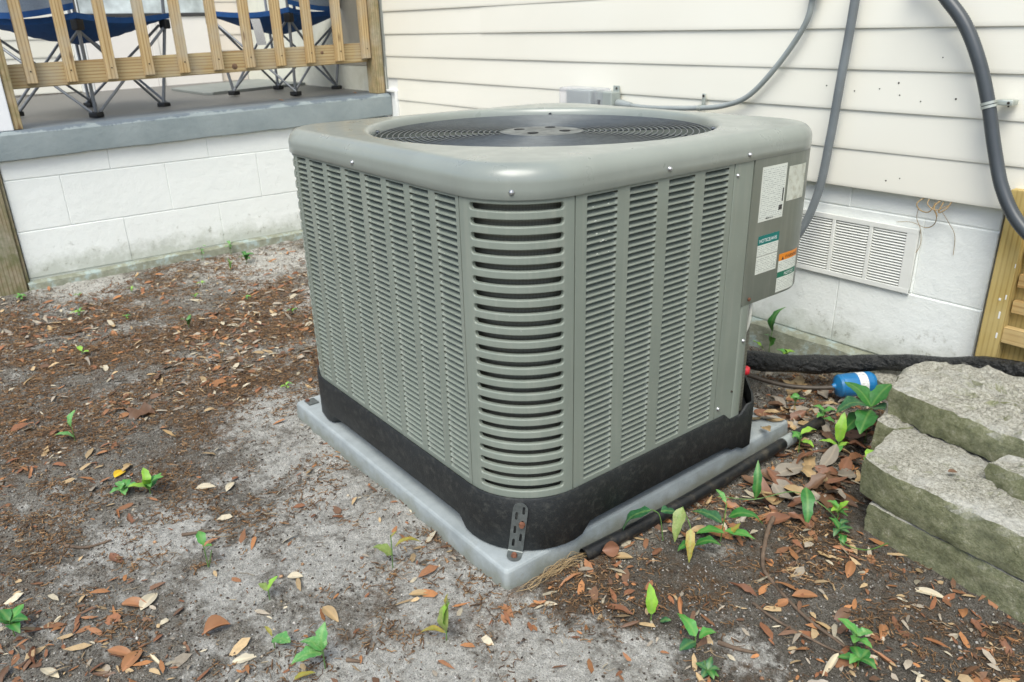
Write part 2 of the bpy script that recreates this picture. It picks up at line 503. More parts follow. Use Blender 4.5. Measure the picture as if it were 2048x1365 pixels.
def ground_mat():
    m = NT('sandy_dirt')
    wz, pos = m.world_z()
    at = m.n.new('ShaderNodeAttribute'); at.attribute_name = 'col'
    s = m.n.new('ShaderNodeSeparateColor'); m.l(at.outputs['Color'], s.inputs[0])
    sand_f, org_f = s.outputs[0], s.outputs[1]
    fine = m.noise(420, 4, 0.8, pos)
    mid = m.noise(75, 5, 0.7, pos)
    soil = m.ramp(mid, [(0.3, (0.075, 0.063, 0.046)), (0.52, (0.19, 0.17, 0.135)), (0.72, (0.36, 0.335, 0.28))])
    soil = m.mix(m.ramp(fine, [(0.44, 0.0), (0.60, 0.8)]), soil, (0.46, 0.435, 0.38))
    soil = m.mix(m.ramp(m.noise(260, 3, 0.7, pos), [(0.53, 0.0), (0.66, 0.8)]), soil, (0.030, 0.027, 0.024))
    soil = m.mix(m.math('MULTIPLY', m.ramp(m.math('ADD', s.outputs[2], m.math('MULTIPLY', m.math('SUBTRACT', m.noise(45, 6, 0.75, pos), 0.5), 1.2)), [(0.35, 0.0), (0.85, 1.0)]), 0.55), soil, m.ramp(fine, [(0.4, (0.030, 0.024, 0.017)), (0.66, (0.13, 0.11, 0.085))]))
    sand = m.ramp(mid, [(0.25, (0.40, 0.385, 0.34)), (0.65, (0.80, 0.78, 0.71))])
    sand = m.mix(m.ramp(fine, [(0.50, 0.0), (0.62, 0.85)]), sand, (0.17, 0.157, 0.13))
    edge = m.math('ADD', m.math('MULTIPLY', sand_f, 0.80), m.math('MULTIPLY', m.math('SUBTRACT', m.noise(20, 8, 0.82, pos), 0.5), 2.1))
    c = m.mix(m.ramp(edge, [(0.24, 0.0), (0.50, 1.0)]), soil, sand)
    e2 = m.math('ADD', org_f, m.math('MULTIPLY', m.math('SUBTRACT', m.noise(34, 7, 0.8, pos), 0.5), 1.7))
    org = m.ramp(m.noise(170, 5, 0.7, pos), [(0.3, (0.065, 0.038, 0.02)), (0.6, (0.165, 0.095, 0.046)), (0.8, (0.28, 0.18, 0.10))])
    c = m.mix(m.ramp(e2, [(0.50, 0.0), (0.80, 0.75)]), c, org)
    m.col(c); m.rough(0.95); m.p.inputs['Specular IOR Level'].default_value = 0.15
    b = m.bump(m.noise(42, 8, 0.75, pos), 1.0, 0.018)
    m.bump(m.noise(330, 4, 0.75, pos), 0.9, 0.006, b)
    return m.mat
M_ground = ground_mat()

def attr_mat(name, rough=0.8, trans=0.0):
    m = NT(name)
    at = m.n.new('ShaderNodeAttribute'); at.attribute_name = 'col'
    c = m.mix(m.ramp(m.noise(160, 4, 0.7), [(0.45, 0.0), (0.75, 0.4)]), at.outputs['Color'], (0.04, 0.028, 0.018))
    m.col(c); m.rough(rough)
    return m.mat
M_litter = attr_mat('litter_fragments')

def leaf_mat(name, c, c2, rough=0.5, vein=None):
    m = NT(name)
    n = m.noise(55, 5, 0.65)
    r = m.math('MULTIPLY', m.oi.outputs['Random'], 0.55)
    col = m.mix(m.ramp(n, [(0.3, 0.0), (0.72, 1.0)]), c, c2)
    col = m.mix(r, col, sc(c, 0.55))
    s = m.sep()
    # midrib
    mid = m.ramp(m.math('ABSOLUTE', s[1]), [(0.0006, 1.0), (0.0014, 0.0)])
    col = m.mix(m.math('MULTIPLY', mid, 0.6), col, vein or sc(c2, 1.5))
    col = m.mix(m.ramp(m.noise(120, 4, 0.7), [(0.66, 0.0), (0.74, 0.8)]), col, (0.05, 0.03, 0.02))
    m.col(col); m.rough(rough)
    m.bump(m.noise(90, 4), 0.2, 0.002)
    return m.mat
DEAD = [leaf_mat('dead_leaf_orange', (0.37, 0.175, 0.07), (0.28, 0.125, 0.055)),
        leaf_mat('dead_leaf_rust', (0.24, 0.108, 0.056), (0.17, 0.08, 0.045)),
        leaf_mat('dead_leaf_tan', (0.46, 0.33, 0.17), (0.34, 0.23, 0.11)),
        leaf_mat('dead_leaf_grey', (0.36, 0.32, 0.26), (0.25, 0.21, 0.16)),
        leaf_mat('dead_leaf_brown', (0.165, 0.088, 0.045), (0.105, 0.058, 0.033)),
        leaf_mat('dead_leaf_pale', (0.60, 0.54, 0.40), (0.47, 0.40, 0.27))]
M_yellow = leaf_mat('yellow_leaf', (0.78, 0.50, 0.015), (0.62, 0.38, 0.02))

def green_mat(name, c, c2, mott=None):
    m = NT(name)
    n = m.noise(70, 4, 0.6)
    col = m.mix(m.ramp(n, [(0.35, 0.0), (0.65, 1.0)]), c, c2)
    if mott: col = m.mix(m.ramp(m.noise(170, 3, 0.6), [(0.52, 0.0), (0.66, 0.75)]), col, mott)
    s = m.sep()
    mid = m.ramp(m.math('ABSOLUTE', s[1]), [(0.0005, 1.0), (0.0013, 0.0)])
    col = m.mix(m.math('MULTIPLY', mid, 0.35), col, (0.24, 0.36, 0.10))
    col = m.mix(m.ramp(m.noise(48, 5, 0.7), [(0.62, 0.0), (0.74, 0.5)]), col, (0.20, 0.20, 0.05))
    m.col(col); m.rough(0.48)
    m.bump(m.noise(120, 3), 0.3, 0.003)
    m.p.inputs['Subsurface Weight'].default_value = 0.0
    return m.mat
G_dark = green_mat('dark_green_leaf', (0.022, 0.125, 0.02), (0.035, 0.17, 0.03))
G_mid = green_mat('mid_green_leaf', (0.055, 0.22, 0.035), (0.085, 0.29, 0.055))
G_lime = green_mat('lime_leaf', (0.17, 0.37, 0.03), (0.26, 0.46, 0.05))
G_mott = green_mat('mottled_green_leaf', (0.07, 0.24, 0.06), (0.11, 0.30, 0.08), (0.26, 0.42, 0.17))
G_bronze = green_mat('bronze_leaf', (0.25, 0.22, 0.025), (0.34, 0.25, 0.05), (0.22, 0.09, 0.03))
G_olive = green_mat('olive_leaf', (0.15, 0.22, 0.05), (0.22, 0.27, 0.08), (0.30, 0.32, 0.12))
G_vdark = green_mat('blue_green_leaf', (0.018, 0.085, 0.03), (0.028, 0.12, 0.045), (0.07, 0.16, 0.07))
M_stem = plain('green_stem', (0.10, 0.20, 0.045), 0.5, 0.2, 40)
M_twig = plain('brown_twig', (0.13, 0.09, 0.06), 0.85, 0.4, 60, 0.5, 200)
M_root = plain('dry_root', (0.34, 0.24, 0.12), 0.8, 0.3, 40)
M_hole = plain('nail_hole', (0.03, 0.022, 0.015), 0.9, 0.1)
M_knot = plain('wood_knot', (0.20, 0.12, 0.07), 0.8, 0.4, 90, 0.5, 120)
M_steel_tube = plain('grey_powder_coat', (0.24, 0.255, 0.275), 0.38, 0.15, 30, metal=0.35)
M_hub = plain('black_hub_plastic', (0.012, 0.012, 0.013), 0.4, 0.2, 30)
M_bluefab = plain('blue_fabric', (0.008, 0.075, 0.25), 0.75, 0.15, 40, 0.3, 700)
M_mesh = plain('grey_mesh_fabric', (0.25, 0.30, 0.36), 0.8, 0.2, 300, 0.4, 900)
M_tagw = plain('white_care_tag', (0.78, 0.78, 0.76), 0.6, 0.05)
M_matgrey = plain('grey_floor_mat', (0.20, 0.215, 0.20), 0.6, 0.12, 8)
M_whitepost = plain('white_post_paint', (0.86, 0.87, 0.87), 0.5, 0.03)
M_paint_chip = plain('white_paint_chip', (0.80, 0.80, 0.76), 0.6, 0.05)
def print_mat(name, bg, ink, sx, sz, thr=0.5):
    m = NT(name)
    s = m.sep()
    row = m.math('FRACT', m.math('MULTIPLY', s[2], sz))
    line = m.ramp(row, [(0.38, 0.0), (0.42, 1.0), (0.80, 1.0), (0.84, 0.0)])
    n = m.noise(1.0, 2, 0.8, m.scaled((0, sx, sz), m.tc.outputs['Object']))
    t = m.ramp(n, [(thr - 0.02, 0.0), (thr + 0.02, 1.0)])
    # gaps between columns of text
    f = m.math('MULTIPLY', m.math('MULTIPLY', line, t), 0.6)
    base = m.mix(m.ramp(m.noise(40, 5, 0.7), [(0.55, 0.0), (0.8, 0.3)]), bg, sc(bg, 0.7))
    m.col(m.mix(f, base, ink)); m.rough(0.45)
    return m.mat
M_print = print_mat('label_print', (0.66, 0.69, 0.62), (0.14, 0.15, 0.14), 330, 235, 0.50)
M_print2 = print_mat('label_fine_print', (0.67, 0.70, 0.62), (0.15, 0.16, 0.15), 260, 260, 0.47)
M_label = plain('label_white', (0.64, 0.66, 0.58), 0.5, 0.06, 30)
M_wornlabel = plain('worn_label', (0.55, 0.565, 0.48), 0.6, 0.10, 40, dirt=(0.25, 0.22, 0.13), dirt_amt=0.7, dscale=70)
M_teal = plain('label_teal', (0.0, 0.155, 0.135), 0.45, 0.05)
M_green = plain('label_green', (0.005, 0.15, 0.085), 0.45, 0.05)
M_orange = plain('label_orange', (0.72, 0.23, 0.015), 0.45, 0.05)
M_ink = plain('label_ink', (0.03, 0.03, 0.03), 0.5, 0.05)
M_white_ink = plain('label_white_ink', (0.78, 0.80, 0.76), 0.5, 0.03)

# ------------------------------------------------------------------ ground
def gz(x, y):
    x = np.asarray(x, float); y = np.asarray(y, float)
    z = -0.079 + 0.022 * (1 - sstep(0.0, 0.8, x))
    z = z + 0.050 * sstep(2.62, 2.85, x) * sstep(-0.42, -0.2, y) * (1 - sstep(3.1, 3.4, x))
    z = z + (fbm(x, y, 3.0, 3) - 0.5) * 0.022 + (fbm(x + 31, y + 7, 14, 3) - 0.5) * 0.015 + (fbm(x + 3, y + 70, 48, 3) - 0.5) * 0.010
    # trodden hollow in front of the stones, soil heaped along the pad
    z = z + 0.010 * np.exp(-((x - 2.69) ** 2 + (y + 1.36) ** 2) / 0.03)
    far = np.maximum(0, np.hypot(x - 1.8, y + 1.2) - 6)
    z = z - far * 0.002
    return z

def axis_pts(a, b, step, lo, hi):
    mid = np.arange(a, b + 1e-6, step)
    l = []; s = step; c = a
    while c > lo: s *= 1.35; c -= s; l.append(max(c, lo))
    r = []; s = step; c = b
    while c < hi: s *= 1.35; c += s; r.append(min(c, hi))
    return np.array(l[::-1] + list(mid) + r)
gx = axis_pts(-0.1, 3.6, 0.011, -90, 90)
gy = axis_pts(-2.35, 0.05, 0.011, -90, 90)
GX, GY = np.meshgrid(gx, gy, indexing='ij')
GZ = gz(GX, GY)
SAND = [(1.72, -1.43, .17), (1.62, -1.37, .12), (1.95, -1.43, .17), (2.15, -1.45, .15), (2.34, -1.44, .16), (2.56, -1.44, .15), (2.69, -1.40, .12), (2.07, -1.81, .13), (2.31, -1.72, .10),
        (2.37, -1.56, .13), (2.86, -0.98, .11), (3.06, -1.13, .06), (0.15, -1.56, .20), (2.63, -1.70, .16), (2.84, -1.40, .16), (2.78, -1.55, .16), (0.9, -0.75, .25), (0.3, -0.9, .3), (2.95, -1.28, .08)]
DARK = [(2.74, -1.18, .12), (2.75, -1.04, .12), (3.09, -0.89, .2), (3.23, -0.81, .2), (1.6, -1.7, .15), (2.86, -1.06, .06)]
sandf = 0.62 * fbm(GX, GY, 4.0, 4) - 0.10
for x, y, r in SAND: sandf = np.maximum(sandf, 0.62 * np.exp(-((GX - x) ** 2 + (GY - y) ** 2) / (1.3 * r * r)) + 0.42 * fbm(GX, GY, 9, 4) - 0.08)
for x, y, r in DARK: sandf = sandf - 0.55 * np.exp(-((GX - x) ** 2 + (GY - y) ** 2) / (r * r))
orgf = 0.85 * fbm(GX + 40, GY - 13, 5.5, 4) + 0.02
orgf = orgf + 0.16 * sstep(0.1, 0.8, GX) * (1 - sstep(1.7, 2.3, GX)) - 0.45 * np.clip(sandf - 0.35, 0, 1)
def sand_at(x, y):
    v = 0.0
    for a, b, r in SAND: v = max(v, math.exp(-((x - a) ** 2 + (y - b) ** 2) / (r * r)))
    return v
ni, nj = GX.shape
idx = np.arange(ni * nj).reshape(ni, nj)
GF = np.stack([idx[:-1, :-1], idx[1:, :-1], idx[1:, 1:], idx[:-1, 1:]], -1).reshape(-1, 4)
gcol = np.zeros((ni * nj, 3)); gcol[:, 0] = np.clip(sandf, 0, 1).ravel(); gcol[:, 1] = np.clip(orgf, 0, 1).ravel()
hum = sstep(2.68, 2.80, GX) * sstep(-1.34, -1.2, GY) * (0.45 + 0.9 * fbm(GX + 5, GY + 8, 7, 4)) + 0.55 * sstep(0.52, 0.68, fbm(GX + 21, GY - 4, 6, 4))
gcol[:, 2] = np.clip(hum, 0, 1).ravel()
ground = link('ground', np_mesh('ground', np.stack([GX, GY, GZ], -1).reshape(-1, 3), GF, M_ground, True, gcol))
tag(ground, 'sandy grey dirt yard with brown litter in front of the house', kind='structure')

def G(x, y): return float(gz(x, y))

# ------------------------------------------------------------------ house wall
house = empty('house', (1.5, 0.0, -0.08), 0, 'cream vinyl-sided house wall on white painted block foundation', 'house')
HL = Vector(house.location)
def hbuild(mb, name, mats, **k):
    o = mb.build(name, mats, house, **k); o.location = -HL; return o
SP = 0.1011; ZL = 0.9718
def plank(x0, x1, z, par, inv, axis='y', base=0.0, name='siding_plank', mat=None, sp=SP, lift=0.0):
    """one lap-siding course; z = its lower edge"""
    prof = [(0.0045, 0.004), (0.0055, 0.0), (0.0072, 0.0008), (0.0078, 0.004), (0.0076, 0.012), (0.002, sp + 0.012)]
    prof = [(o + lift, h) for o, h in prof]
    n = max(2, int((x1 - x0) / 0.25))
    loops = []
    for i in range(n + 1):
        x = x0 + (x1 - x0) * i / n
        w = 0.0012 * math.sin(x * 3.1 + z * 40) + 0.0006 * math.sin(x * 11 + z * 90)
        if axis == 'y': loops.append([(x, base - o - w * min(1, h * 30), z + h + 0.3 * w) for o, h in prof])
        else: loops.append([(base + o, x, z + h) for o, h in prof])
    mb = MB(); mb.loft(loops, False, flip=(axis == 'y'))
    o = mb.build(name, mat or M_siding, par); o.location = -inv
    return o
for k in range(-17, 6):
    z = ZL - k * SP
    x0 = 0.102 if k in (4, 5) else 0.012
    seams = {1: 0.815, 2: 3.9, -1: 3.4, 0: 2.9 + 1.3, 3: 4.2}
    if k in seams:
        plank(x0, seams[k] + 0.025, z, house, HL)
        plank(seams[k], 5.2, z, house, HL, lift=0.0016)
    else:
        plank(x0, 5.2, z, house, HL)
b = MB(); b.box(0.0, 5.2, 0.0, 0.10, 0.474, 2.75); hbuild(b, 'wall_sheathing', M_trim)
# trim around the porch slab end
b = MB(); b.bbox(0.084, 0.100, -0.017, 0.0, 0.462, 0.612, 0.002); b.bbox(0.0, 0.084, -0.016, 0.0, 0.603, 0.614, 0.002); hbuild(b, 'slab_trim', M_trim)
# foundation blocks
BY = 0.02
b = MB(); b.box(0.0, 2.884, BY + 0.0030, BY + 0.19, -0.02, 0.50); hbuild(b, 'foundation_core', M_block)
def rough_block(x0, x1, z0, z1, y, inward, depth, par, inv, axis='y'):
    b_ = MB(); bm = bmesh.new()
    bmesh.ops.create_cube(bm, size=1.0)
    for v in bm.verts:
        if axis == 'y': v.co = Vector(((x0 + x1) / 2 + v.co.x * (x1 - x0), y + depth / 2 + v.co.y * depth, (z0 + z1) / 2 + v.co.z * (z1 - z0)))
        else: v.co = Vector((y - depth / 2 + v.co.x * depth, (x0 + x1) / 2 + v.co.y * (x1 - x0), (z0 + z1) / 2 + v.co.z * (z1 - z0)))
    bmesh.ops.bevel(bm, geom=list(bm.edges), offset=0.0022, segments=2, profile=0.5, affect='EDGES')
    j = random.uniform(-0.0012, 0.0012)
    for v in bm.verts:
        if axis == 'y': v.co.y += j
        else: v.co.x += j
    b_.bm(bm); o = b_.build('block', M_block, par); o.location = -inv
    return o
jt = 0.0018
for c, (z0, z1, off) in enumerate([(0.004, 0.203, 2.497), (0.203, 0.4064, 2.705), (0.4064, 0.50, 2.497)]):
    x = off - 0.4064 * 6
    while x < 2.884:
        a, e = max(x, 0.11), min(x + 0.4064, 2.884)
        if e - a > 0.03: rough_block(a + jt * .45, e - jt * .45, z0 + jt, z1 - jt, BY, 1, 0.02, house, HL)
        x += 0.4064
fb = MB()
xs = np.linspace(0.05, 2.95, 60)
loops = []
for x in xs:
    w = 0.012 * (fbm(x, 3.0, 6, 3) - 0.5)
    loops.append([(x, 0.03, 0.003 + w * 0.3), (x, 0.002 + w, 0.001 + w * 0.6), (x, -0.012 + w, -0.008 + w), (x, -0.02 + w * 2, -0.05), (x, -0.03, -0.16)])
fb.loft(loops, False); hbuild(fb, 'footing', M_footing)
# foundation vent
VX0, VX1, VZ0, VZ1 = 2.345, 2.700, 0.205, 0.378
vent = MB()
fw = [(VX0 + 0.004, VX0 + 0.014), (VX0 + 0.112, VX0 + 0.124), (VX0 + 0.222, VX0 + 0.234), (VX1 - 0.030, VX1 - 0.002)]
vent.box(VX0, VX1, BY - 0.004, BY + 0.002, VZ0, VZ1)
vent_o = hbuild(vent, 'foundation_vent', M_ventback)
vs = MB()
for a, e in [(VX0, VX0 + 0.012), (VX0 + 0.112, VX0 + 0.122), (VX0 + 0.222, VX0 + 0.232), (VX1 - 0.030, VX1)]:
    vs.bbox(a, e, BY - 0.010, BY - 0.0042, VZ0, VZ1, 0.0015)
vs.bbox(VX0, VX1, BY - 0.0105, BY - 0.0045, VZ0 - 0.002, VZ0 + 0.012, 0.0015); vs.bbox(VX0, VX1, BY - 0.0105, BY - 0.0045, VZ1 - 0.012, VZ1 + 0.002, 0.0015)
vf = vs.build('vent_frame', M_vent, vent_o)
NS = 19
sl = MB(); hw = 0.05
prof = [(0.0, 0.0), (-0.0042, -0.0026), (-0.0047, -0.0036), (-0.0036, -0.0040), (0.0005, -0.0012)]
lo = []
for x, k in [(-hw, 0.15), (-hw + 0.004, 0.8), (-hw + 0.01, 1), (hw - 0.01, 1), (hw - 0.004, 0.8), (hw, 0.15)]:
    lo.append([(x, o * k, h) for o, h in prof])
sl.loft(lo, True, True, True)
slm = sl.mesh('vent_slat', M_vent)
for k in range(3):
    xc = VX0 + 0.062 + k * 0.11
    for i in range(NS):
        link('vent_slat', slm, vent_o, (xc, BY - 0.0045, VZ1 - 0.014 - i * (VZ1 - VZ0 - 0.026) / NS))
# nail holes left in the siding
for x, z in [(2.69, .803), (2.592, .741), (2.60, .712), (2.545, .725), (2.478, .717), (2.396, .727), (2.737, .71), (2.655, .70), (2.855, .70), (2.60, .497), (2.635, .507)]:
    k = math.floor((ZL - z) / SP); kb = ZL - math.ceil((ZL - z) / SP) * SP
    out = 0.0076 - (z - kb - 0.012) / (SP) * 0.0056
    b = MB(); b.tube([(0, 0, 0), (0, -0.0012, 0)], random.uniform(0.0015, 0.0025), 8); hbuild(b, 'nail_hole', M_hole).location = Vector((x, -out + 0.0002, z)) - HL
# house wall continuing behind the porch
for i, x in enumerate(np.arange(-1.88, -0.02, 0.155)):
    if -0.46 < x < -0.2: continue
    b = MB(); b.bbox(x + 0.001, min(x + 0.1535, -0.005), 0.0, 0.02, 0.52, 2.7, 0.0015); hbuild(b, 'wall_board', M_wallboard)
b = MB(); b.bbox(-0.485, -0.17, -0.012, 0.02, 0.72, 2.7, 0.003); hbuild(b, 'wall_panel', M_greyboard)
b = MB(); b.bbox(-1.88, -0.005, -0.010, -0.0005, 0.585, 0.72, 0.003); hbuild(b, 'base_board', M_wallboard)

# roots dangling from under the siding
rt = empty('dangling_root', (2.737, 0.0, 0.44), 0, 'brown dried roots dangling from below the siding above the block wall', 'root')
def rsp(pts, r, nm='root_strand'):
    b = MB(); b.tube(spline(pts, 6), r, 5); return b.build(nm, M_root, rt)
rsp([(-.03, .0, .03), (-.045, -.012, .012), (-.035, -.01, -.004), (-.01, -.016, -.004), (.0, -.01, .02)], .0016)
rsp([(.01, .0, .03), (.0, -.015, .01), (.012, -.02, -.01), (.005, -.01, -.035), (-.02, .004, -.05), (-.06, .008, -.043), (-.10, .012, -.05)], [.002] * 13 + [.0012] * 12 + [.0007] * 12)
rsp([(.035, .0, .03), (.03, -.018, .01), (.015, -.02, .0), (.018, -.01, .025)], .0018)
rsp([(-.04, -.01, .0), (-.046, .004, -.03), (-.035, .012, -.06), (-.03, .014, -.10), (-.045, .015, -.14)], .0008)
rsp([(.02, -.012, .0), (.035, .005, -.03), (.05, .014, -.06), (.055, .015, -.11)], .0007)
rsp([(-.02, .0, .03), (-.015, -.02, .015), (.01, -.024, .005), (.035, -.012, .02)], .0013)

# ------------------------------------------------------------------ porch
def pz(y): return 0.580 + 0.0175 * (y + 0.95)
porch = empty('porch', (-0.9, -0.9, -0.06), 0, 'raised porch with grey painted concrete slab over white block wall', 'porch')
PL = Vector(porch.location)
def pbuild(mb, name, mats, **k):
    o = mb.build(name, mats, porch, **k); o.location = -PL; return o
b = MB(); loops = []
ys = np.linspace(-2.7, -0.003, 110)
for y in ys:
    w = 0.006 * (fbm(y, 1.0, 5, 4) - 0.5); w2 = 0.008 * (fbm(y, 9.0, 12, 4) - 0.5)
    zt = pz(y); xe = 0.08 + w if y > -1.7 else 0.08 + w
    xe = 0.03 + w
    loops.append([(-1.9, y, zt - 0.11), (xe - 0.012, y, zt - 0.111 + w2), (xe - 0.002, y, zt - 0.106 + w2), (xe, y, zt - 0.06), (xe - 0.001, y, zt - 0.015 + w), (xe - 0.006, y, zt - 0.005), (xe - 0.016, y, zt - 0.0005), (-0.06, y, zt), (-0.5, y, zt), (-1.9, y, zt)])
b.loft(loops, True, True, True, flip=True)
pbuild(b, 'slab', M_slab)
b = MB(); b.box(-0.25, -0.0030, -1.733, -0.003, -0.03, 0.48); pbuild(b, 'foundation_core', M_block)
for z0, z1, ph in [(-0.0165, 0.175, -1.337), (0.175, 0.380, -1.131), (0.380, 0.472, -0.939)]:
    y = ph - 0.4064 * 2
    while y < 0:
        a, e = max(y, -1.733), min(y + 0.4064, -0.004)
        if e - a > 0.04: rough_block(a + jt * .45, e - jt * .45, z0 + jt, z1 - jt, 0.0, 1, 0.02, porch, PL, 'x')
        y += 0.4064
fb = MB(); loops = []
for y in np.linspace(-1.745, -0.02, 50):
    w = 0.016 * (fbm(y + 5, 2.0, 7, 3) - 0.5)
    z = -0.017 + 0.008 * (y + 1.2)
    loops.append([(-0.05, y, z), (0.010 + w, y, z - 0.002 + w * .6), (0.024 + w, y, z - 0.010 + w), (0.03 + w, y, z - 0.05), (0.05, y, z - 0.16)])
fb.loft(loops, False, flip=True); pbuild(fb, 'footing', M_footing)
# wooden face board at the left end of the block wall
wb = empty('corner_board', (0.02, -1.79, -0.06), 0, 'mossy wooden board standing at the left end of the white block wall', 'board')
b = MB(); b.bbox(-0.05, 0.022, -1.86, -1.750, -0.085, 0.455, 0.004); o = b.build('board_face', M_wood_old, wb); o.location = -Vector(wb.location)
b = MB(); b.bbox(-0.04, 0.012, -1.749, -1.737, -0.09, 0.455, 0.003); o = b.build('edge_strip', M_wood_old, wb); o.location = -Vector(wb.location)

# railing
rail = empty('porch_railing', (-0.05, -0.85, 0.58), 0, 'treated wood porch railing with square balusters and a bottom rail', 'railing')
RL = Vector(rail.location)
def rbuild(mb, name, mats, **k):
    o = mb.build(name, mats, rail, **k); o.location = -RL; return o
BAL = [-1.548, -1.408, -1.259, -1.113, -0.969, -0.823, -0.679, -0.534, -0.387, -0.237, -0.094]
for i, y in enumerate(BAL):
    zb = 0.722 + 0.022 * (y + 1.55) + random.uniform(-.004, .004)
    b = MB(); w = 0.0185; t = random.uniform(-.004, .004)
    bm = bmesh.new(); bmesh.ops.create_cube(bm, size=1.0)
    for v in bm.verts:
        top = v.co.z > 0
        v.co = Vector((v.co.x * 2 * w, v.co.y * 2 * w + (t if top else 0), 0 if not top else 0.86))
        if not top and v.co.x > 0: v.co.z += 0.006
    bmesh.ops.bevel(bm, geom=list(bm.edges), offset=0.002, segments=1, affect='EDGES')
    b.bm(bm)
    o = b.build('baluster', M_wood_v, rail, loc=Vector((-0.028, y, zb)) - RL)
    n = MB(); n.tube([(w + 0.0002, 0, 0.05), (w + 0.0015, 0, 0.05)], 0.003, 7); n.build('nail', M_hole, o)
b = MB(); bm = bmesh.new(); bmesh.ops.create_cube(bm, size=1.0)
for v in bm.verts:
    yy = -1.64 if v.co.y < 0 else -0.075
    v.co = Vector((-0.0665 + v.co.x * 0.038, yy, (0.757 + 0.0215 * (yy + 1.6)) + v.co.z * 0.089))
bmesh.ops.bevel(bm, geom=list(bm.edges), offset=0.004, segments=2, affect='EDGES')
b.bm(bm); br = rbuild(b, 'bottom_rail', M_wood_y)
for y, z, r in [(-0.745, 0.755, 0.0135), (-0.317, 0.797, 0.008)]:
    k = MB(); k.tube([(-0.0478, y, z), (-0.0466, y, z)], [r, r * 0.9], 14); k.build('knot', M_knot, br)
b = MB(); b.bbox(-0.085, -0.05, -1.64, -0.03, 1.50, 1.54, 0.004); rbuild(b, 'top_rail', M_wood_y)
b = MB(); b.bbox(-0.075, 0.014, -0.072, -0.026, pz(-.05) + 0.001, 1.58, 0.003); rbuild(b, 'post', M_wood_post)
b = MB(); b.bbox(-0.075, -0.006, -0.0255, -0.019, pz(-.05) + 0.002, 1.58, 0.002); rbuild(b, 'post_filler', M_wood_post)
b = MB(); b.bbox(-0.085, 0.012, -1.652, -1.622, pz(-1.64) + 0.001, 1.58, 0.003); rbuild(b, 'post', M_wood_post)
wp = empty('white_porch_column', (-0.03, -1.75, pz(-1.75)), 0, 'white painted porch column at the left edge beside the railing', 'column')
b = MB(); b.bbox(-0.09, 0.018, -1.80, -1.654, pz(-1.75) + 0.001, 2.6, 0.004); o = b.build('column_shaft', M_whitepost, wp); o.location = -Vector(wp.location)
b = MB(); b.bbox(-0.10, 0.022, -1.81, -1.6545, 2.45, 2.55, 0.004); o = b.build('column_cap', M_whitepost, wp); o.location = -Vector(wp.location)

# back wall of the porch
bw = empty('porch_back_wall', (-1.95, -1.2, 0.57), 0, 'sided wall at the back of the porch behind the chairs', 'wall')
WL = Vector(bw.location)
b = MB(); b.box(-2.05, -1.915, -3.2, 0.0, 0.45, 2.7); o = b.build('wall_sheathing', M_backwall, bw); o.location = -WL
for k in range(21):
    z = 0.582 + k * 0.1
    plank(-3.2, -1.042, z, bw, WL, 'x', -1.912, mat=M_siding, sp=0.1)
    plank(-0.178, -0.004, z, bw, WL, 'x', -1.912, mat=M_backwall, sp=0.1)
b = MB(); b.bbox(-1.9145, -1.888, -1.04, -0.972, 0.56, 2.7, 0.003); o = b.build('corner_trim', M_trim, bw); o.location = -WL
dr = empty('storm_door', (-1.9, -0.57, 0.57), 0, 'white porch door with plastic-covered upper pane and dark gasket line', 'door')
DL = Vector(dr.location)
def dbuild(mb, nm, m): o = mb.build(nm, m, dr); o.location = -DL; return o
b = MB(); b.bbox(-1.914, -1.885, -0.97, -0.595, 0.575, 0.998, 0.004); dbuild(b, 'lower_panel', M_door)
b = MB(); b.bbox(-1.914, -1.885, -0.555, -0.185, 0.585, 0.998, 0.004); dbuild(b, 'lower_panel', M_door)
b = MB(); b.bbox(-1.914, -1.878, -0.594, -0.556, 0.585, 1.0, 0.004); dbuild(b, 'stile', M_door)
b = MB(); b.bbox(-1.914, -1.876, -0.965, -0.19, 0.9985, 1.016, 0.002); dbuild(b, 'gasket', M_gasket)
b = MB(); b.bbox(-1.914, -1.884, -0.965, -0.19, 1.0165, 2.1, 0.003); dbuild(b, 'covered_pane', M_plastic_sheet)
b = MB(); b.bbox(-1.914, -1.878, -0.972, -0.183, 2.1005, 2.16, 0.003); dbuild(b, 'header', M_door)
b = MB(); b.bbox(-1.88, -1.86, -0.27, -0.255, 1.25, 1.36, 0.003); dbuild(b, 'door_handle', M_zinc)

# floor mat
fm = MB()
pts = [(-1.42, -0.655), (-0.86, -0.645), (-0.82, -0.61), (-0.95, -0.02), (-1.62, -0.05)]
fm.loft([[(x, y, pz(y) + 0.001) for x, y in pts], [(x, y, pz(y) + 0.012) for x, y in pts], [(x * .995 - 0.005, y * .99, pz(y) + 0.0145) for x, y in pts]], True, False, True, flip=False)
fmat = fm.build('floor_mat', M_matgrey); tag(fmat, 'grey flat board lying on the porch floor behind the right chair', 'mat')

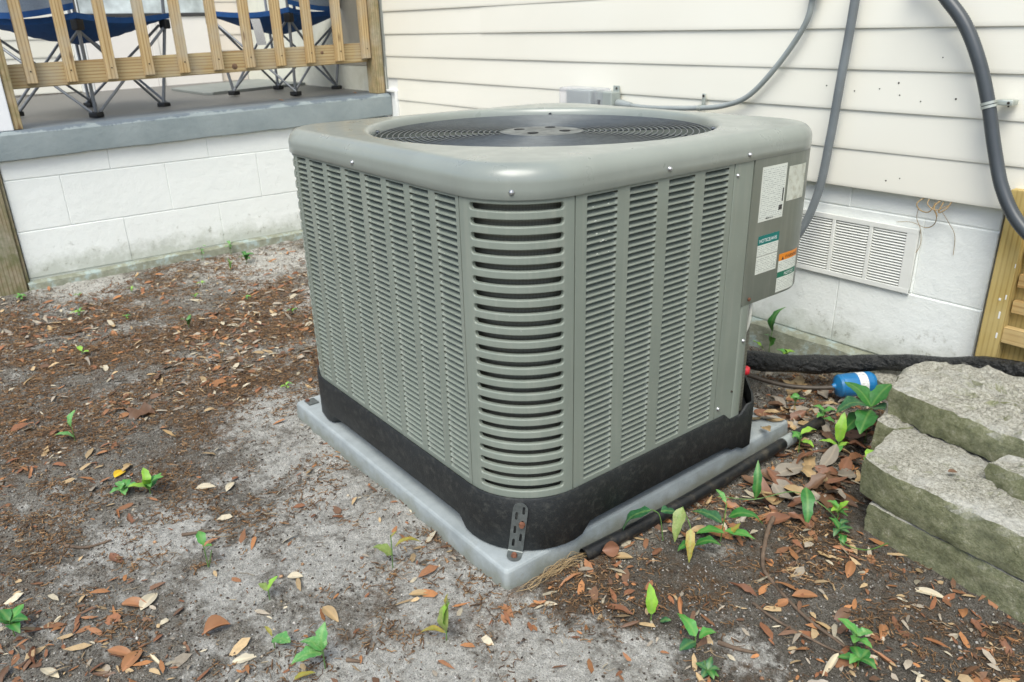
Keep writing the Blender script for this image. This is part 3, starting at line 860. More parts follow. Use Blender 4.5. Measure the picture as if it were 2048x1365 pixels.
# folding chairs
def chair(loc, ang, s, label):
    c = empty('folding_chair', loc, ang, label, 'chair', 'blue folding camp chairs on the porch')
    h = 0.205 * s; zh = 0.365; top = 0.392
    C4 = [(-h, -h), (h, -h), (h, h), (-h, h)]
    hubs = [(x * 1.22, y * 1.22, zh) for x, y in C4]
    for i, (x, y) in enumerate(C4):
        front = i in (2, 3)
        b = MB(); b.tube([(x, y, 0.02), hubs[i], (hubs[i][0] * 1.06, hubs[i][1] * 1.06, 0.62 if front else 0.92)], 0.0074, 8); b.build('post', M_steel_tube, c)
        b = MB(); b.bbox(x - 0.022, x + 0.022, y - 0.022, y + 0.022, 0.0, 0.022, 0.006); b.build('foot', M_hub, c)
        b = MB(); b.bbox(hubs[i][0] - 0.018, hubs[i][0] + 0.018, hubs[i][1] - 0.018, hubs[i][1] + 0.018, zh - 0.022, zh + 0.02, 0.006); b.build('hub', M_hub, c)
        for d in (1, -1):
            j = (i + d) % 4
            o = 0.010 * d
            b = MB(); b.tube([(x + o, y + o, 0.02), (hubs[j][0] * 0.97 + o, hubs[j][1] * 0.97 + o, zh - 0.006)], 0.0062, 8); b.build('cross_leg', M_steel_tube, c)
    # sagging seat: blue border and grey mesh centre
    def zf(u, v): return top - 0.045 * (1 - u * u) * (1 - v * v) - 0.02 * (1 - max(abs(u), abs(v))) + 0.018 * (u * v) ** 2
    H = h * 1.30; N = 14
    V = []; F = []; mi = []
    for i in range(N + 1):
        for j in range(N + 1):
            u = -1 + 2 * i / N; v = -1 + 2 * j / N
            pin = 1 - 0.10 * (1 - min(1, abs(u * v)) ) * (max(abs(u), abs(v)) ** 4)
            V.append((u * H * pin, v * H * pin, zf(u, v)))
    k = len(V)
    V += [(x, y, z - 0.022 - 0.02 * (1 - max(abs(x), abs(y)) / H)) for x, y, z in V]
    for i in range(N):
        for j in range(N):
            q = (i * (N + 1) + j, (i + 1) * (N + 1) + j, (i + 1) * (N + 1) + j + 1, i * (N + 1) + j + 1)
            F.append(q); mi.append(1 if 1 < i < N - 2 and 1 < j < N - 2 else 0)
            F.append(tuple(a + k for a in q[::-1])); mi.append(0)
    edge = [i * (N + 1) for i in range(N + 1)] + [N * (N + 1) + j for j in range(1, N + 1)] + [i * (N + 1) + N for i in range(N - 1, -1, -1)] + [j for j in range(N - 1, 0, -1)]
    for a in range(len(edge)):
        p, q = edge[a], edge[(a + 1) % len(edge)]
        F.append((p, q, q + k, p + k)); mi.append(0)
    b = MB(); b.v = V; b.f = F; b.m = mi
    b.build('seat', [M_bluefab, M_mesh], c)
    b = MB(); bp = []
    for i in range(9):
        u = -1 + 2 * i / 8
        bp.append([(u * H, -H * 1.0 - 0.05 * (1 - u * u) - 0.02 * t, 0.392 + 0.03 * u * u + 0.46 * t) for t in (0, 0.02, 0.05, 0.33, 0.66, 1)])
    b.loft(bp, False)
    b.m = [1 if (k_ % 5) >= 2 else 0 for k_ in range(len(b.f))]
    bo = b.build('backrest', [M_bluefab, M_mesh], c)
    for sx in (-1, 1):
        b = MB(); b.tube([(sx * H * 1.0, -H, 0.62), (sx * H * 1.02, 0, 0.60), (sx * H, H, 0.63)], 0.018, 7); b.build('armrest', M_bluefab, c)
    return c
a1 = math.atan2(-1.093 + 1.335, -0.438 + 0.087) - R(45 + 90)
c1 = chair((-0.466, -1.275, pz(-1.275) + 0.001), math.atan2(-1.335 + 1.275, -0.087 + 0.466) - R(-45), 1.04, 'blue folding chair with grey mesh seat at the left end of the porch')
c2 = chair((-0.555, -0.305, pz(-0.305) + 0.001), math.atan2(-0.339 + 0.305, -0.327 + 0.555) - R(-135) - R(5), 0.93, 'blue folding chair with a white care tag beside the right porch post')
b = MB(); tl = [[(0.0, y, z) for y in (-0.024, 0.024)] for z in (0, -0.04, -0.09, -0.12)]
b.v = []; b.loft([[(0.004 * math.sin(k * 1.3), -0.024 + 0.012 * k * .5, -0.04 * k), (0.006 * math.sin(k), 0.022 + 0.012 * k * .5, -0.04 * k)] for k in range(4)], False)
tg = b.build('care_tag', print_mat('care_tag_print', (0.8, 0.8, 0.78), (0.25, 0.25, 0.27), 500, 260, 0.45), None)
tg.parent = c2; tg.matrix_parent_inverse = (Matrix.Translation(c2.location) @ Matrix.Rotation(c2.rotation_euler[2], 4, 'Z')).inverted()
tg.location = (-0.36, -0.50, 0.955)
b = MB(); b.loft([[(0, -0.010, 0), (0, 0.010, 0)], [(0.006, -0.008, -0.05), (0.004, 0.008, -0.05)], [(0.0, -0.003, -0.11), (0, 0.004, -0.11)]], False)
tb = b.build('strap', M_bluefab, None); tb.parent = c2; tb.matrix_parent_inverse = tg.matrix_parent_inverse.copy(); tb.location = (-0.29, -0.325, 1.05)
for x, y in [(-0.10, -0.52), (-0.25, -0.12)]:
    pass

# ------------------------------------------------------------------ pad
AX, AY, ATH, ZP = 2.6789, -1.3241, R(0.26), -0.02
W = 0.908; RC = 0.136
def rsq(x0, x1, y0, y1, r, z, n=8):
    out = []
    for cx, cy, a0 in [(x1 - r, y1 - r, 0), (x0 + r, y1 - r, 90), (x0 + r, y0 + r, 180), (x1 - r, y0 + r, 270)]:
        for k in range(n + 1):
            a = R(a0 + 90 * k / n); out.append((cx + r * math.cos(a), cy + r * math.sin(a), z))
    return out
pad = empty('equipment_pad', (AX, AY, ZP - 0.014), ATH, 'grey concrete pad under the air conditioner', 'pad')
b = MB(); P0, P1, P2, P3 = -0.933, -0.007, -0.023, 0.880
def pl(o, z, r): return rsq(P0 - o, P1 + o, P2 - o, P3 + o, r, z, 6)
b.loft([pl(0.006, -0.10, 0.012), pl(0.003, -0.04, 0.011), pl(0.001, -0.012, 0.010), pl(0.0, -0.006, 0.009), pl(-0.002, -0.0022, 0.008), pl(-0.005, -0.0004, 0.007), pl(-0.010, 0.0, 0.005)], True, False, True)
b.build('pad_slab', M_pad, pad)

# ------------------------------------------------------------------ air conditioner
ac = empty('air_conditioner', (AX, AY, ZP), ATH, 'large grey outdoor air conditioner with louvered sides and round fan grille', 'air conditioner')
ZB, ZT, ZTOP = 0.1045, 0.661, 0.7185

def sample_outline(o, r, chamfer=True, n=10, dens=0.02):
    """cabinet outline (outset o), counter-clockwise seen from above, with back-right corner cut; list of (x,y,s) """
    x0, x1, y0, y1 = -W - o, o, -o, W + o
    pts = []
    def line(a, c):
        L = math.dist(a, c); m = max(1, int(L / dens))
        for k in range(m): pts.append((a[0] + (c[0] - a[0]) * k / m, a[1] + (c[1] - a[1]) * k / m))
    def arc(cx, cy, a0):
        for k in range(n): a = R(a0 + 90 * k / n); pts.append((cx + r * math.cos(a), cy + r * math.sin(a)))
    arc(x0 + r, y0 + r, 180); line((x0 + r, y0), (x1 - r, y0))
    arc(x1 - r, y0 + r, 270)
    if chamfer:
        line((x1, y0 + r), (x1, 0.695)); line((x1, 0.695), (x1 - 0.03, 0.735)); line((x1 - 0.03, 0.735), (x1 - 0.20, y1 - 0.01)); line((x1 - 0.20, y1 - 0.01), (x0 + r, y1))
    else:
        line((x1, y0 + r), (x1, y1 - r)); arc(x1 - r, y1 - r, 0); line((x1 - r, y1), (x0 + r, y1))
    arc(x0 + r, y1 - r, 90); line((x0, y1 - r), (x0, y0 + r))
    return pts
# base pan with feet at the corners
ob = sample_outline(0.007, RC + 0.007)
def base_bottom(x, y):
    d = 1.0
    for cx, cy in [(0, 0), (-W, 0), (-W, W)]:
        e = max(abs(x - cx), abs(y - cy)); d = min(d, e)
    lift = 0.026 * float(sstep(0.150, 0.182, d))
    if y < 0.02 and abs(x + W - 0.105) < 0.012: lift = max(lift, 0.016 * (1 - abs(x + W - 0.105) / 0.012))
    if x > -0.02 and 0.62 < y < 0.66: lift = 0.012
    if x > -0.05 and y > 0.66: lift = 0.0
    return lift - 0.0135
def base_top(x, y):
    if x > -0.05 and 0.60 < y < 0.67: return ZB - 0.018
    return ZB
loops = []
def shr(p, k): 
    cx, cy = -W / 2, W / 2
    dx, dy = p[0] - cx, p[1] - cy; L = math.hypot(dx, dy); return (p[0] - dx / L * k, p[1] - dy / L * k)
b = MB()
L0 = [(*shr(p, 0.03), base_bottom(*p) + 0.004) for p in ob]
L1 = [(*shr(p, 0.004), base_bottom(*p) + 0.001) for p in ob]
L2 = [(p[0], p[1], base_bottom(*p) + 0.006) for p in ob]
L3 = [(p[0], p[1], 0.06) for p in ob]
L4 = [(p[0], p[1], base_top(*p) - 0.003) for p in ob]
L5 = [(*shr(p, 0.002), base_top(*p)) for p in ob]
L6 = [(*shr(p, 0.0055), base_top(*p)) for p in ob]
L7 = [(*shr(p, 0.0075), base_top(*p) - 0.03) for p in ob]
b.loft([L0, L1, L2, L3, L4, L5, L6, L7], True)
b.build('base_pan', M_black, ac, angle=50)
b = MB(); b.loft([[(*shr(p, 0.012), 0.068) for p in ob], [(*shr(p, 0.2), 0.068) for p in ob]], True, False, True); b.build('base_floor', M_dark, ac)

# condenser coil wrapped inside the panels
oc = sample_outline(-0.024, RC - 0.02)
b = MB(); b.loft([[(p[0], p[1], 0.07) for p in oc], [(p[0], p[1], 0.66) for p in oc]], True)
b.build('condenser_coil', M_coil, ac)

# flat louvered panels
def panel(cols, x0, x1, z0, z1, lz0, lz1):
    """flat sheet in x-z, outside is -y, with windows"""
    b = MB()
    xs = [x0]
    for a, e in cols: xs += [a, e]
    xs.append(x1)
    zs = [z0, lz0, lz1, z1]
    for i in range(len(xs) - 1):
        for k in range(3):
            win = (i % 2 == 1) and k == 1
            if win: continue
            b.add([(xs[i], 0, zs[k]), (xs[i + 1], 0, zs[k]), (xs[i + 1], 0, zs[k + 1]), (xs[i], 0, zs[k + 1])], [(0, 1, 2, 3)])
    # returned edges
    b.add([(x0, 0, z0), (x0, 0.012, z0), (x0, 0.012, z1), (x0, 0, z1)], [(0, 1, 2, 3)])
    b.add([(x1, 0, z0), (x1, 0, z1), (x1, 0.012, z1), (x1, 0.012, z0)], [(0, 1, 2, 3)])
    return b
NR = 46; LZ0, LZ1 = 0.0985 + 0.012, 0.6555
LP = (LZ1 - LZ0) / NR
def louver_mesh(w):
    """one stamped louver: outer lower lip flush with sheet, blade leaning inward above it"""
    D = 0.0170
    ss = [0, 0.0012, 0.0035, 0.007, 0.013, w * 0.5, w - 0.013, w - 0.007, w - 0.0035, w - 0.0012, w]
    kk = [0, 0.34, 0.72, 0.93, 1, 1, 1, 0.93, 0.72, 0.34, 0]
    tt = [(-0.03, 0.0016), (0.0, 0.0), (0.14, 0.0), (0.20, 0.09), (0.40, 0.36), (0.58, 0.66), (0.70, 0.90)]
    loops = []
    for t, d in tt:
        row = []
        for s, k in zip(ss, kk):
            dep = d * D * k if d > 0.01 else d * (1 if k > 0.3 else 0)
            row.append((s, dep, t * LP))
        loops.append(row)
    b = MB(); b.loft(loops, False)
    return b.mesh('louver', M_unit, True, 24)
# left (front-left) panel: faces -y, x from -W to 0
LCOL = [0.146 + i * 0.0832 for i in range(8)]; LW = 0.0625
colsL = sorted([(-(a + LW), -a) for a in LCOL])
pL = panel(colsL, -0.7895, -RC - 0.0012, ZB - 0.012, ZT + 0.01, LZ0, LZ1).build('louvered_panel', M_unit, ac)
lm = louver_mesh(LW)
big_v = []; big_f = []
for i, a in enumerate(LCOL):
    for r in range(NR):
        if i < 2:
            link('louver', lm, pL, (-(a + LW), 0, LZ0 + r * LP))
        else:
            o = len(big_v)
            big_v += [(v.co.x - (a + LW), v.co.y, v.co.z + LZ0 + r * LP) for v in lm.vertices]
            big_f += [tuple(q + o for q in p.vertices) for p in lm.polygons]
b = MB(); b.v = big_v; b.f = big_f; b.m = [0] * len(big_f)
o = b.build('louver_bank', M_unit, pL, angle=24); o['kind'] = 'stuff'
# right panel faces +x
RCOL = [0.163 + i * 0.1015 for i in range(4)]; RW = 0.0715
pR = panel([(a, a + RW) for a in RCOL], RC + 0.0016, 0.5555, ZB - 0.012, ZT + 0.01, LZ0, LZ1).build('louvered_panel', M_unit, ac, rot=(0, 0, R(90)))
lmr = louver_mesh(RW)
for a in RCOL:
    for r in range(NR): link('louver', lmr, pR, (a, 0, LZ0 + r * LP))

# curved corner panels with slots
NSL = 22; SZ1, SZ0 = 0.6475, 0.1235
SPI = (SZ1 - SZ0) / (NSL - 1)
def corner_panel():
    b = MB(); Rr = RC
    def P(s, z, d=0.0):
        a = s / Rr; q = Rr - d
        return (-Rr + q * math.sin(a), Rr - q * math.cos(a), z)
    S = Rr * math.pi / 2
    s1, s2 = S * 0.125, S * 0.895
    cs1, cs2 = s1 - 0.004, s2 + 0.004
    NX = 20
    hs = 0.0056; rc = 0.0053
    def loop_in(zc, off):
        h = hs + off; a, e = s1 - off, s2 + off; r = min(rc + off, h)
        pts = []
        for k in range(NX + 1): pts.append((a + r + (e - a - 2 * r) * k / NX, zc - h))
        for k in range(1, 8): t = R(-90 + 180 * k / 8); pts.append((e - r + r * math.cos(t), zc + (h - r) * (1 if t > 0 else -1 if t < 0 else 0) + r * math.sin(t)))
        for k in range(NX + 1): pts.append((e - r - (e - a - 2 * r) * k / NX, zc + h))
        for k in range(1, 8): t = R(90 + 180 * k / 8); pts.append((a + r + r * math.cos(t), zc + (h - r) * (1 if math.sin(t) > 0.01 else -1 if math.sin(t) < -0.01 else 0) + r * math.sin(t)))
        return pts
    def loop_out(zc):
        z0, z1 = zc - SPI / 2, zc + SPI / 2; pts = []
        for k in range(NX + 1): pts.append((cs1 + (cs2 - cs1) * k / NX, z0))
        for k in range(1, 8): pts.append((cs2, z0 + (z1 - z0) * k / 8))
        for k in range(NX + 1): pts.append((cs2 - (cs2 - cs1) * k / NX, z1))
        for k in range(1, 8): pts.append((cs1, z1 - (z1 - z0) * k / 8))
        return pts
    for i in range(NSL):
        zc = SZ1 - i * SPI
        lo = [[P(s, z) for s, z in loop_out(zc)], [P(s, z) for s, z in loop_in(zc, 0.0018)], [P(s, z, 0.0005) for s, z in loop_in(zc, 0.0008)], [P(s, z, 0.0018) for s, z in loop_in(zc, 0.0)], [P(s, z, 0.008) for s, z in loop_in(zc, -0.0003)]]
        b.loft(lo, True)
    zlo, zhi = SZ0 - SPI / 2, SZ1 + SPI / 2
    def strip(sa, sb, za, zb, n):
        b.loft([[P(sa + (sb - sa) * k / n, z) for k in range(n + 1)] for z in (za, zb)], False)
    strip(cs1, cs2, ZB - 0.012, zlo, NX); strip(cs1, cs2, zhi, ZT + 0.01, NX)
    strip(0.001, cs1, ZB - 0.012, ZT + 0.01, 4); strip(cs2, S - 0.001, ZB - 0.012, ZT + 0.01, 4)
    for s in (0.001, S - 0.001):
        e = [P(s, ZB - 0.012), P(s, ZB - 0.012, 0.01), P(s, ZT + 0.01, 0.01), P(s, ZT + 0.01)]
        b.add(e, [(0, 1, 2, 3)])
    return b.mesh('corner_panel', M_unit, True, 18)
cpm = corner_panel()
link('corner_panel', cpm, ac)
link('corner_panel', cpm, ac, (-W, 0, 0), (0, 0, R(-90)))
# plain sheets closing the two hidden sides
b = MB()
b.box(-W, -W + 0.002, RC, W - RC, ZB - 0.01, ZT); b.box(-W + RC, -0.22, W - 0.002, W, ZB - 0.01, ZT)
b.build('rear_panel', M_unit, ac)

# control corner: strip, post and access panel
def face_right(pts):      # pts (v,z) polygons on the right face
    return [(0.0, v, z) for v, z in pts]
b = MB(); b.bbox(-0.012, 0.0008, 0.5575, 0.6175, ZB - 0.02, ZT + 0.01, 0.0015); b.build('post_strip', M_unit, ac)
b = MB()
prof = [(-0.012, 0.619), (-0.002, 0.619), (0.001, 0.6205), (0.002, 0.624), (0.002, 0.640), (0.0005, 0.648), (-0.004, 0.655), (-0.012, 0.660), (-0.06, 0.664), (-0.06, 0.62)]
b.loft([[(u, v, z) for u, v in prof] for z in (ZB - 0.03, 0.40)], True, True, True); b.build('corner_post', M_unit, ac, angle=60)
def asurf(sv, out=0.0):
    """point on the access panel: sv runs along +v then round the back corner"""
    s0 = W - RC
    q = RC + 0.003 + out
    if sv <= s0: return (0.003 + out, sv)
    a = min((sv - s0) / RC, math.pi / 2)
    ex = max(0, sv - s0 - RC * math.pi / 2)
    return (-RC + q * math.cos(a) - ex, s0 + q * math.sin(a))
svs = [0.6185, 0.622, 0.66, 0.70, 0.74, 0.765] + [W - RC + RC * math.pi / 2 * k / 14 for k in range(15)] + [W - RC + RC * math.pi / 2 + 0.15]
ZA = 0.352
b = MB()
lo = []
for z, o in [(ZA + 0.001, -0.02), (ZA, -0.004), (ZA + 0.0005, -0.001), (ZA + 0.003, 0.0), (0.50, 0.0), (ZT + 0.01, 0.0)]:
    lo.append([(*asurf(s, o), z) for s in svs])
b.loft(lo, False)
b.add([(*asurf(svs[0], 0), ZA + .003), (*asurf(svs[0], -0.004), ZA + .003), (*asurf(svs[0], -0.004), ZT + .01), (*asurf(svs[0], 0), ZT + .01)], [(0, 3, 2, 1)])
acp = b.build('access_panel', M_box, ac, angle=50)
b = MB(); b.box(-0.11, -0.006, 0.66, 0.80, ZA + 0.004, ZT); b.build('control_box', M_dark, ac)

def text2d(s, size, bold=0.0):
    cu = bpy.data.curves.new('t', 'FONT'); cu.body = s; cu.size = size; cu.offset = bold
    ob_ = bpy.data.objects.new('t', cu); COL.objects.link(ob_)
    dg = bpy.context.evaluated_depsgraph_get(); dg.update()
    me = bpy.data.meshes.new_from_object(ob_.evaluated_get(dg))
    v = [(p.co.x, p.co.y) for p in me.vertices]; f = [tuple(p.vertices) for p in me.polygons]
    bpy.data.objects.remove(ob_); bpy.data.curves.remove(cu); bpy.data.meshes.remove(me)
    return v, f
def label(name, s0, s1, z0, z1, parts, mats, lab=None):
    """parts: (mat index, a0, a1, b0, b1) in 0..1 of the label, or (mat, 'TEXT', x, y, height, string)"""
    b = MB()
    k = 0
    for q in parts:
        b.mi = q[0]; k += 1
        if isinstance(q[1], str):
            _, _, fx, fy, hgt, st = q
            v, f = text2d(st, hgt, 0.00005)
            vs = [(*asurf(s0 + fx * (s1 - s0) + x, 0.0011 if False else 0.00075), z0 + fy * (z1 - z0) + y) for x, y in v]
            b.add(vs, f)
        else:
            _, a0, a1, c0, c1 = q
            n = 8
            off = 0.00035 if k == 1 else 0.00055
            b.loft([[(*asurf(s0 + (s1 - s0) * (a0 + (a1 - a0) * i / n), off), z0 + (z1 - z0) * c) for i in range(n + 1)] for c in (c0, c1)], False)
    o = b.build(name, mats, acp, smooth=False)
    if lab: o['label'] = lab
    return o
label('sticker', 0.645, 0.731, 0.530, 0.643, [(0, 0, 1, 0, 1), (1, .05, .95, .04, .97), (2, .90, .955, .3, .55), (2, .80, .95, .14, .24), (2, .30, .62, .035, .06)], [M_label, M_print, M_ink], 'white rating plate sticker dense with small print')
label('sticker', 0.739, 0.806, 0.561, 0.634, [(0, 0, 1, 0, 1)], [M_wornlabel], 'worn blank off-white sticker')
label('sticker', 0.6525, 0.7275, 0.416, 0.4995, [(0, 0, 1, 0, 1), (1, 0, 1, .76, 1), (2, .03, .97, .48, .74), (2, .03, .97, .05, .42), (4, 0, 1, .455, .465), (4, .86, .92, .10, .18), (3, 'TEXT', .06, .82, .0106, 'NOTICE/AVIS')], [M_label, M_teal, M_print2, M_white_ink, M_ink], 'white and teal notice sticker')
label('sticker', 0.7365, 0.812, 0.358, 0.4455, [(0, 0, 1, 0, 1), (1, 0, 1, .82, 1), (2, .03, .97, .56, .80), (5, 0, 1, .38, .53), (2, .03, .97, .04, .36), (3, 'TEXT', .30, .855, .0105, 'WARNING'), (4, 'TEXT', .34, .41, .0100, 'NOTICE')], [M_label, M_orange, M_print2, M_ink, M_white_ink, M_green], 'orange warning sticker with a green notice band')
# warning triangle
b = MB(); vs = [(*asurf(0.7365 + dx, 0.0008), 0.4310 + dz) for dx, dz in [(0.010, 0), (0.019, 0), (0.0145, 0.008)]]
b.add(vs, [(0, 1, 2)]); b.build('warning_triangle', M_ink, acp, smooth=False)
b = MB(); b.tube([(0.004, 0.639, 0.3655), (0.0065, 0.639, 0.3655)], 0.0042, 9); b.build('screw', M_rust, ac)

# screws
def screw(p, d, mat=M_zinc, r=0.0042):
    b = MB(); d = Vector(d); p = Vector(p)
    b.tube([p, p + d * 0.0006, p + d * 0.0014, p + d * 0.0035, p + d * 0.0042], [r * 1.2, r * 1.2, r * .85, r * 0.8, r * 0.45], 6); b.build('screw', mat, ac)
dg45 = math.sqrt(.5); off = RC + 0.0045
screw((-0.495, -0.0045, 0.674), (0, -1, 0)); screw((-RC + off * math.sin(R(44)), RC - off * math.cos(R(44)), 0.674), (math.sin(R(44)), -math.cos(R(44)), 0))
screw((0.0045, 0.360, 0.676), (1, 0, 0)); screw((0.0045, 0.595, 0.674), (1, 0, 0)); screw((0.0008, 0.5665, 0.637), (1, 0, 0), r=0.0034)
screw((0.0008, 0.568, 0.126), (1, 0, 0)); screw((0.002, 0.636, 0.27), (1, 0, 0)); screw((0.0005, 0.612, 0.155), (1, 0, 0), M_hole, 0.0022)

# lid: its top sags a little towards the back corner
DROP = 0.015
def sag(x, y): return DROP * min(1.0, max(0.0, (-x + y) / (2 * W)))
def tilt(o_):
    for v in o_.data.vertices: v.co.z -= sag(v.co.x, v.co.y) * min(1.0, max(0.0, (v.co.z - ZT) / 0.03))
    o_.data.update(); return o_
N = 288
def rs_dist(th, h, r):
    c, s = abs(math.cos(th)), abs(math.sin(th))
    k = h - r
    t = h / max(c, s)
    x, y = t * c, t * s
    if x > k and y > k:
        bq = k * (c + s); t = bq + math.sqrt(max(0, bq * bq - (2 * k * k - r * r)))
    return t
def lid_loop(inset, z):
    h = W / 2 + 0.0045 - inset; r = max(0.02, RC + 0.0045 - inset)
    return [(-W / 2 + rs_dist(2 * math.pi * k / N, h, r) * math.cos(2 * math.pi * k / N), W / 2 + rs_dist(2 * math.pi * k / N, h, r) * math.sin(2 * math.pi * k / N), z) for k in range(N)]
def circ(rad, z): return [(-W / 2 + rad * math.cos(2 * math.pi * k / N), W / 2 + rad * math.sin(2 * math.pi * k / N), z) for k in range(N)]
b = MB(); lo = [lid_loop(0.006, ZT + 0.004), lid_loop(0.001, ZT), lid_loop(0.0, ZT + 0.0015), lid_loop(0.0004, ZT + 0.016)]
rr = 0.031
for k in range(0, 11):
    a = R(90 * k / 10); lo.append(lid_loop(0.0006 + rr * (1 - math.cos(a)), ZTOP - rr - 0.0 + rr * math.sin(a)))
lo += [lid_loop(0.055, ZTOP + 0.0006), circ(0.400, ZTOP + 0.0015), circ(0.394, ZTOP + 0.001), circ(0.389, ZTOP - 0.001), circ(0.386, ZTOP - 0.005), circ(0.383, ZTOP - 0.012), circ(0.3805, ZTOP - 0.03), circ(0.379, ZTOP - 0.10)]
b.loft(lo, True); lid = tilt(b.build('top_cover', M_lid, ac, angle=40))

# fan grille
gr = MB(); gr.tube([(-W / 2 + 0.38, W / 2, ZTOP - 0.030), (-W / 2 + 0.381, W / 2, ZTOP - 0.030)], 0.001, 4)
GZL = ZTOP - 0.017
grille = MB()
for k in range(14):
    a = 2 * math.pi * k / 14 + 0.12
    c, s = math.cos(a), math.sin(a)
    grille.tube([(-W / 2 + c * 0.085, W / 2 + s * 0.085, GZL - 0.004), (-W / 2 + c * 0.379, W / 2 + s * 0.379, GZL - 0.004)], 0.0017, 6)
fg = tilt(grille.build('fan_grille', M_grille, ac))
def ring(rad, wr, seg=120, n=6):
    b = MB(); lo = []
    for k in range(seg):
        a = 2 * math.pi * k / seg
        lo.append([((rad + wr * math.cos(2 * math.pi * j / n)) * math.cos(a), (rad + wr * math.cos(2 * math.pi * j / n)) * math.sin(a), wr * math.sin(2 * math.pi * j / n)) for j in range(n)])
    lo.append(lo[0]); b.loft(lo, True); return b.mesh('ring', M_grille, True, 90)
for i in range(23):
    rad = 0.374 - i * 0.01275
    link('ring', ring(rad, 0.0017), fg, (-W / 2, W / 2, GZL - DROP / 2), (-DROP / (2 * W), -DROP / (2 * W), 0))
b = MB(); CN = 48
def cc(r, z): return [(-W / 2 + r * math.cos(2 * math.pi * k / CN), W / 2 + r * math.sin(2 * math.pi * k / CN), z) for k in range(CN)]
b.loft([cc(0.094, GZL - 0.003), cc(0.094, GZL - 0.0005), cc(0.090, GZL + 0.001), cc(0.03, GZL + 0.0035), cc(0.022, GZL + 0.0025)], True, False, True)
mp = tilt(b.build('motor_plate', M_plate, ac))
for k in range(4):
    a = 2 * math.pi * k / 4 + 0.5
    b = MB(); b.tube([(-W / 2 + 0.055 * math.cos(a), W / 2 + 0.055 * math.sin(a), GZL + 0.0029), (-W / 2 + 0.055 * math.cos(a), W / 2 + 0.055 * math.sin(a), GZL + 0.0038)], 0.0125, 12); tilt(b.build('plate_hole', M_dark, mp))
# grille clips, motor, blades, light-blocking shroud
for k in range(4):
    a = R(45 + 90 * k + 1); b = MB(); c, s = math.cos(a), math.sin(a)
    b.tube([(-W / 2 + c * 0.377, W / 2 + s * 0.377, GZL + 0.001), (-W / 2 + c * 0.389, W / 2 + s * 0.389, GZL + 0.003)], 0.0045, 7); tilt(b.build('grille_clip', M_fan, ac))
b = MB(); b.tube([(-W / 2, W / 2, 0.56), (-W / 2, W / 2, GZL - 0.016)], 0.07, 24); b.build('fan_motor', M_fan, ac)
blade = MB(); bl = []
for i in range(7):
    r_ = 0.07 + 0.285 * i / 6
    row = []
    for j in range(6):
        t = j / 5; a = -0.42 + 0.84 * t + 0.1 * i / 6
        row.append((r_ * math.cos(a), r_ * math.sin(a), 0.045 * (t - 0.5)))
    bl.append(row)
blade.loft(bl, False); blm = blade.mesh('fan_blade', M_fan)
for k in range(4): link('fan_blade', blm, ac, (-W / 2, W / 2, 0.575), (0, 0, R(90 * k + 20)))
b = MB(); b.loft([circ(0.3785, ZTOP - 0.101), circ(0.375, 0.50)], True); b.build('light_block_shroud', M_dark, ac)  # dark cylinder added so light does not pass through the interior
b = MB(); b.loft([circ(0.375, 0.46), circ(0.02, 0.46)], True); b.build('inner_deck', M_dark, ac)

# strap holding the unit down
def plate(outer, holes, thick):
    bm = bmesh.new()
    def lp(pts):
        vs_ = [bm.verts.new((x, 0, z)) for x, z in pts]
        return [bm.edges.new((vs_[i], vs_[(i + 1) % len(vs_)])) for i in range(len(vs_))]
    es = lp(outer)
    for h in holes: es += lp(h)
    bmesh.ops.triangle_fill(bm, use_beauty=True, use_dissolve=False, edges=es)
    r_ = bmesh.ops.extrude_face_region(bm, geom=list(bm.faces))
    for v in [g for g in r_['geom'] if isinstance(g, bmesh.types.BMVert)]: v.co.y += thick
    bmesh.ops.recalc_face_normals(bm, faces=list(bm.faces))
    return bm
def stadium(cx, cz, w, h, n=6):
    r = w / 2; out = []
    for k in range(n + 1): a = R(180 * k / n); out.append((cx + r * math.cos(a), cz + h / 2 - r + r * math.sin(a)))
    for k in range(n + 1): a = R(180 + 180 * k / n); out.append((cx + r * math.cos(a), cz - h / 2 + r + r * math.sin(a)))
    return out
SH = 0.108; SWd = 0.0285
outer = [(-SWd / 2, 0), (SWd / 2, 0), (SWd / 2, SH - SWd / 2)] + [(SWd / 2 * math.cos(R(a)), SH - SWd / 2 + SWd / 2 * math.sin(R(a))) for a in range(15, 180, 15)] + [(-SWd / 2, SH - SWd / 2)]
holes = [stadium(0.0065, 0.092, 0.005, 0.018), stadium(-0.006, 0.078, 0.005, 0.018), stadium(0.0065, 0.061, 0.005, 0.018), stadium(-0.006, 0.047, 0.005, 0.018), stadium(0.0065, 0.031, 0.005, 0.018), stadium(-0.006, 0.017, 0.005, 0.018)]
st = MB(); st.bm(plate(outer, holes, 0.0018))
st.loft([[(-SWd / 2, 0.0, 0.0), (SWd / 2, 0.0, 0.0)], [(-SWd / 2, -0.002, -0.0015), (SWd / 2, -0.002, -0.0015)], [(-SWd / 2, -0.014, -0.0025), (SWd / 2, -0.014, -0.0025)]] + [[(-SWd / 2 * math.cos(R(a)), -0.014 - SWd / 2 * math.sin(R(a)), -0.0025), (SWd / 2 * math.cos(R(a)), -0.014 - SWd / 2 * math.sin(R(a)), -0.0025)] for a in (20, 40, 60, 75, 89)], False)
ang = R(41); q = RC + 0.0095
so = st.build('hold_down_strap', M_strap, ac, (-RC + q * math.sin(ang), RC - q * math.cos(ang), -0.0085), (0, R(7), ang), smooth=False)
b = MB(); b.tube([(0.0065, 0.0, 0.062), (0.0065, -0.002, 0.062), (0.0065, -0.007, 0.062)], [0.0065, 0.0065, 0.0052], 6); b.build('bolt', M_rust, so)
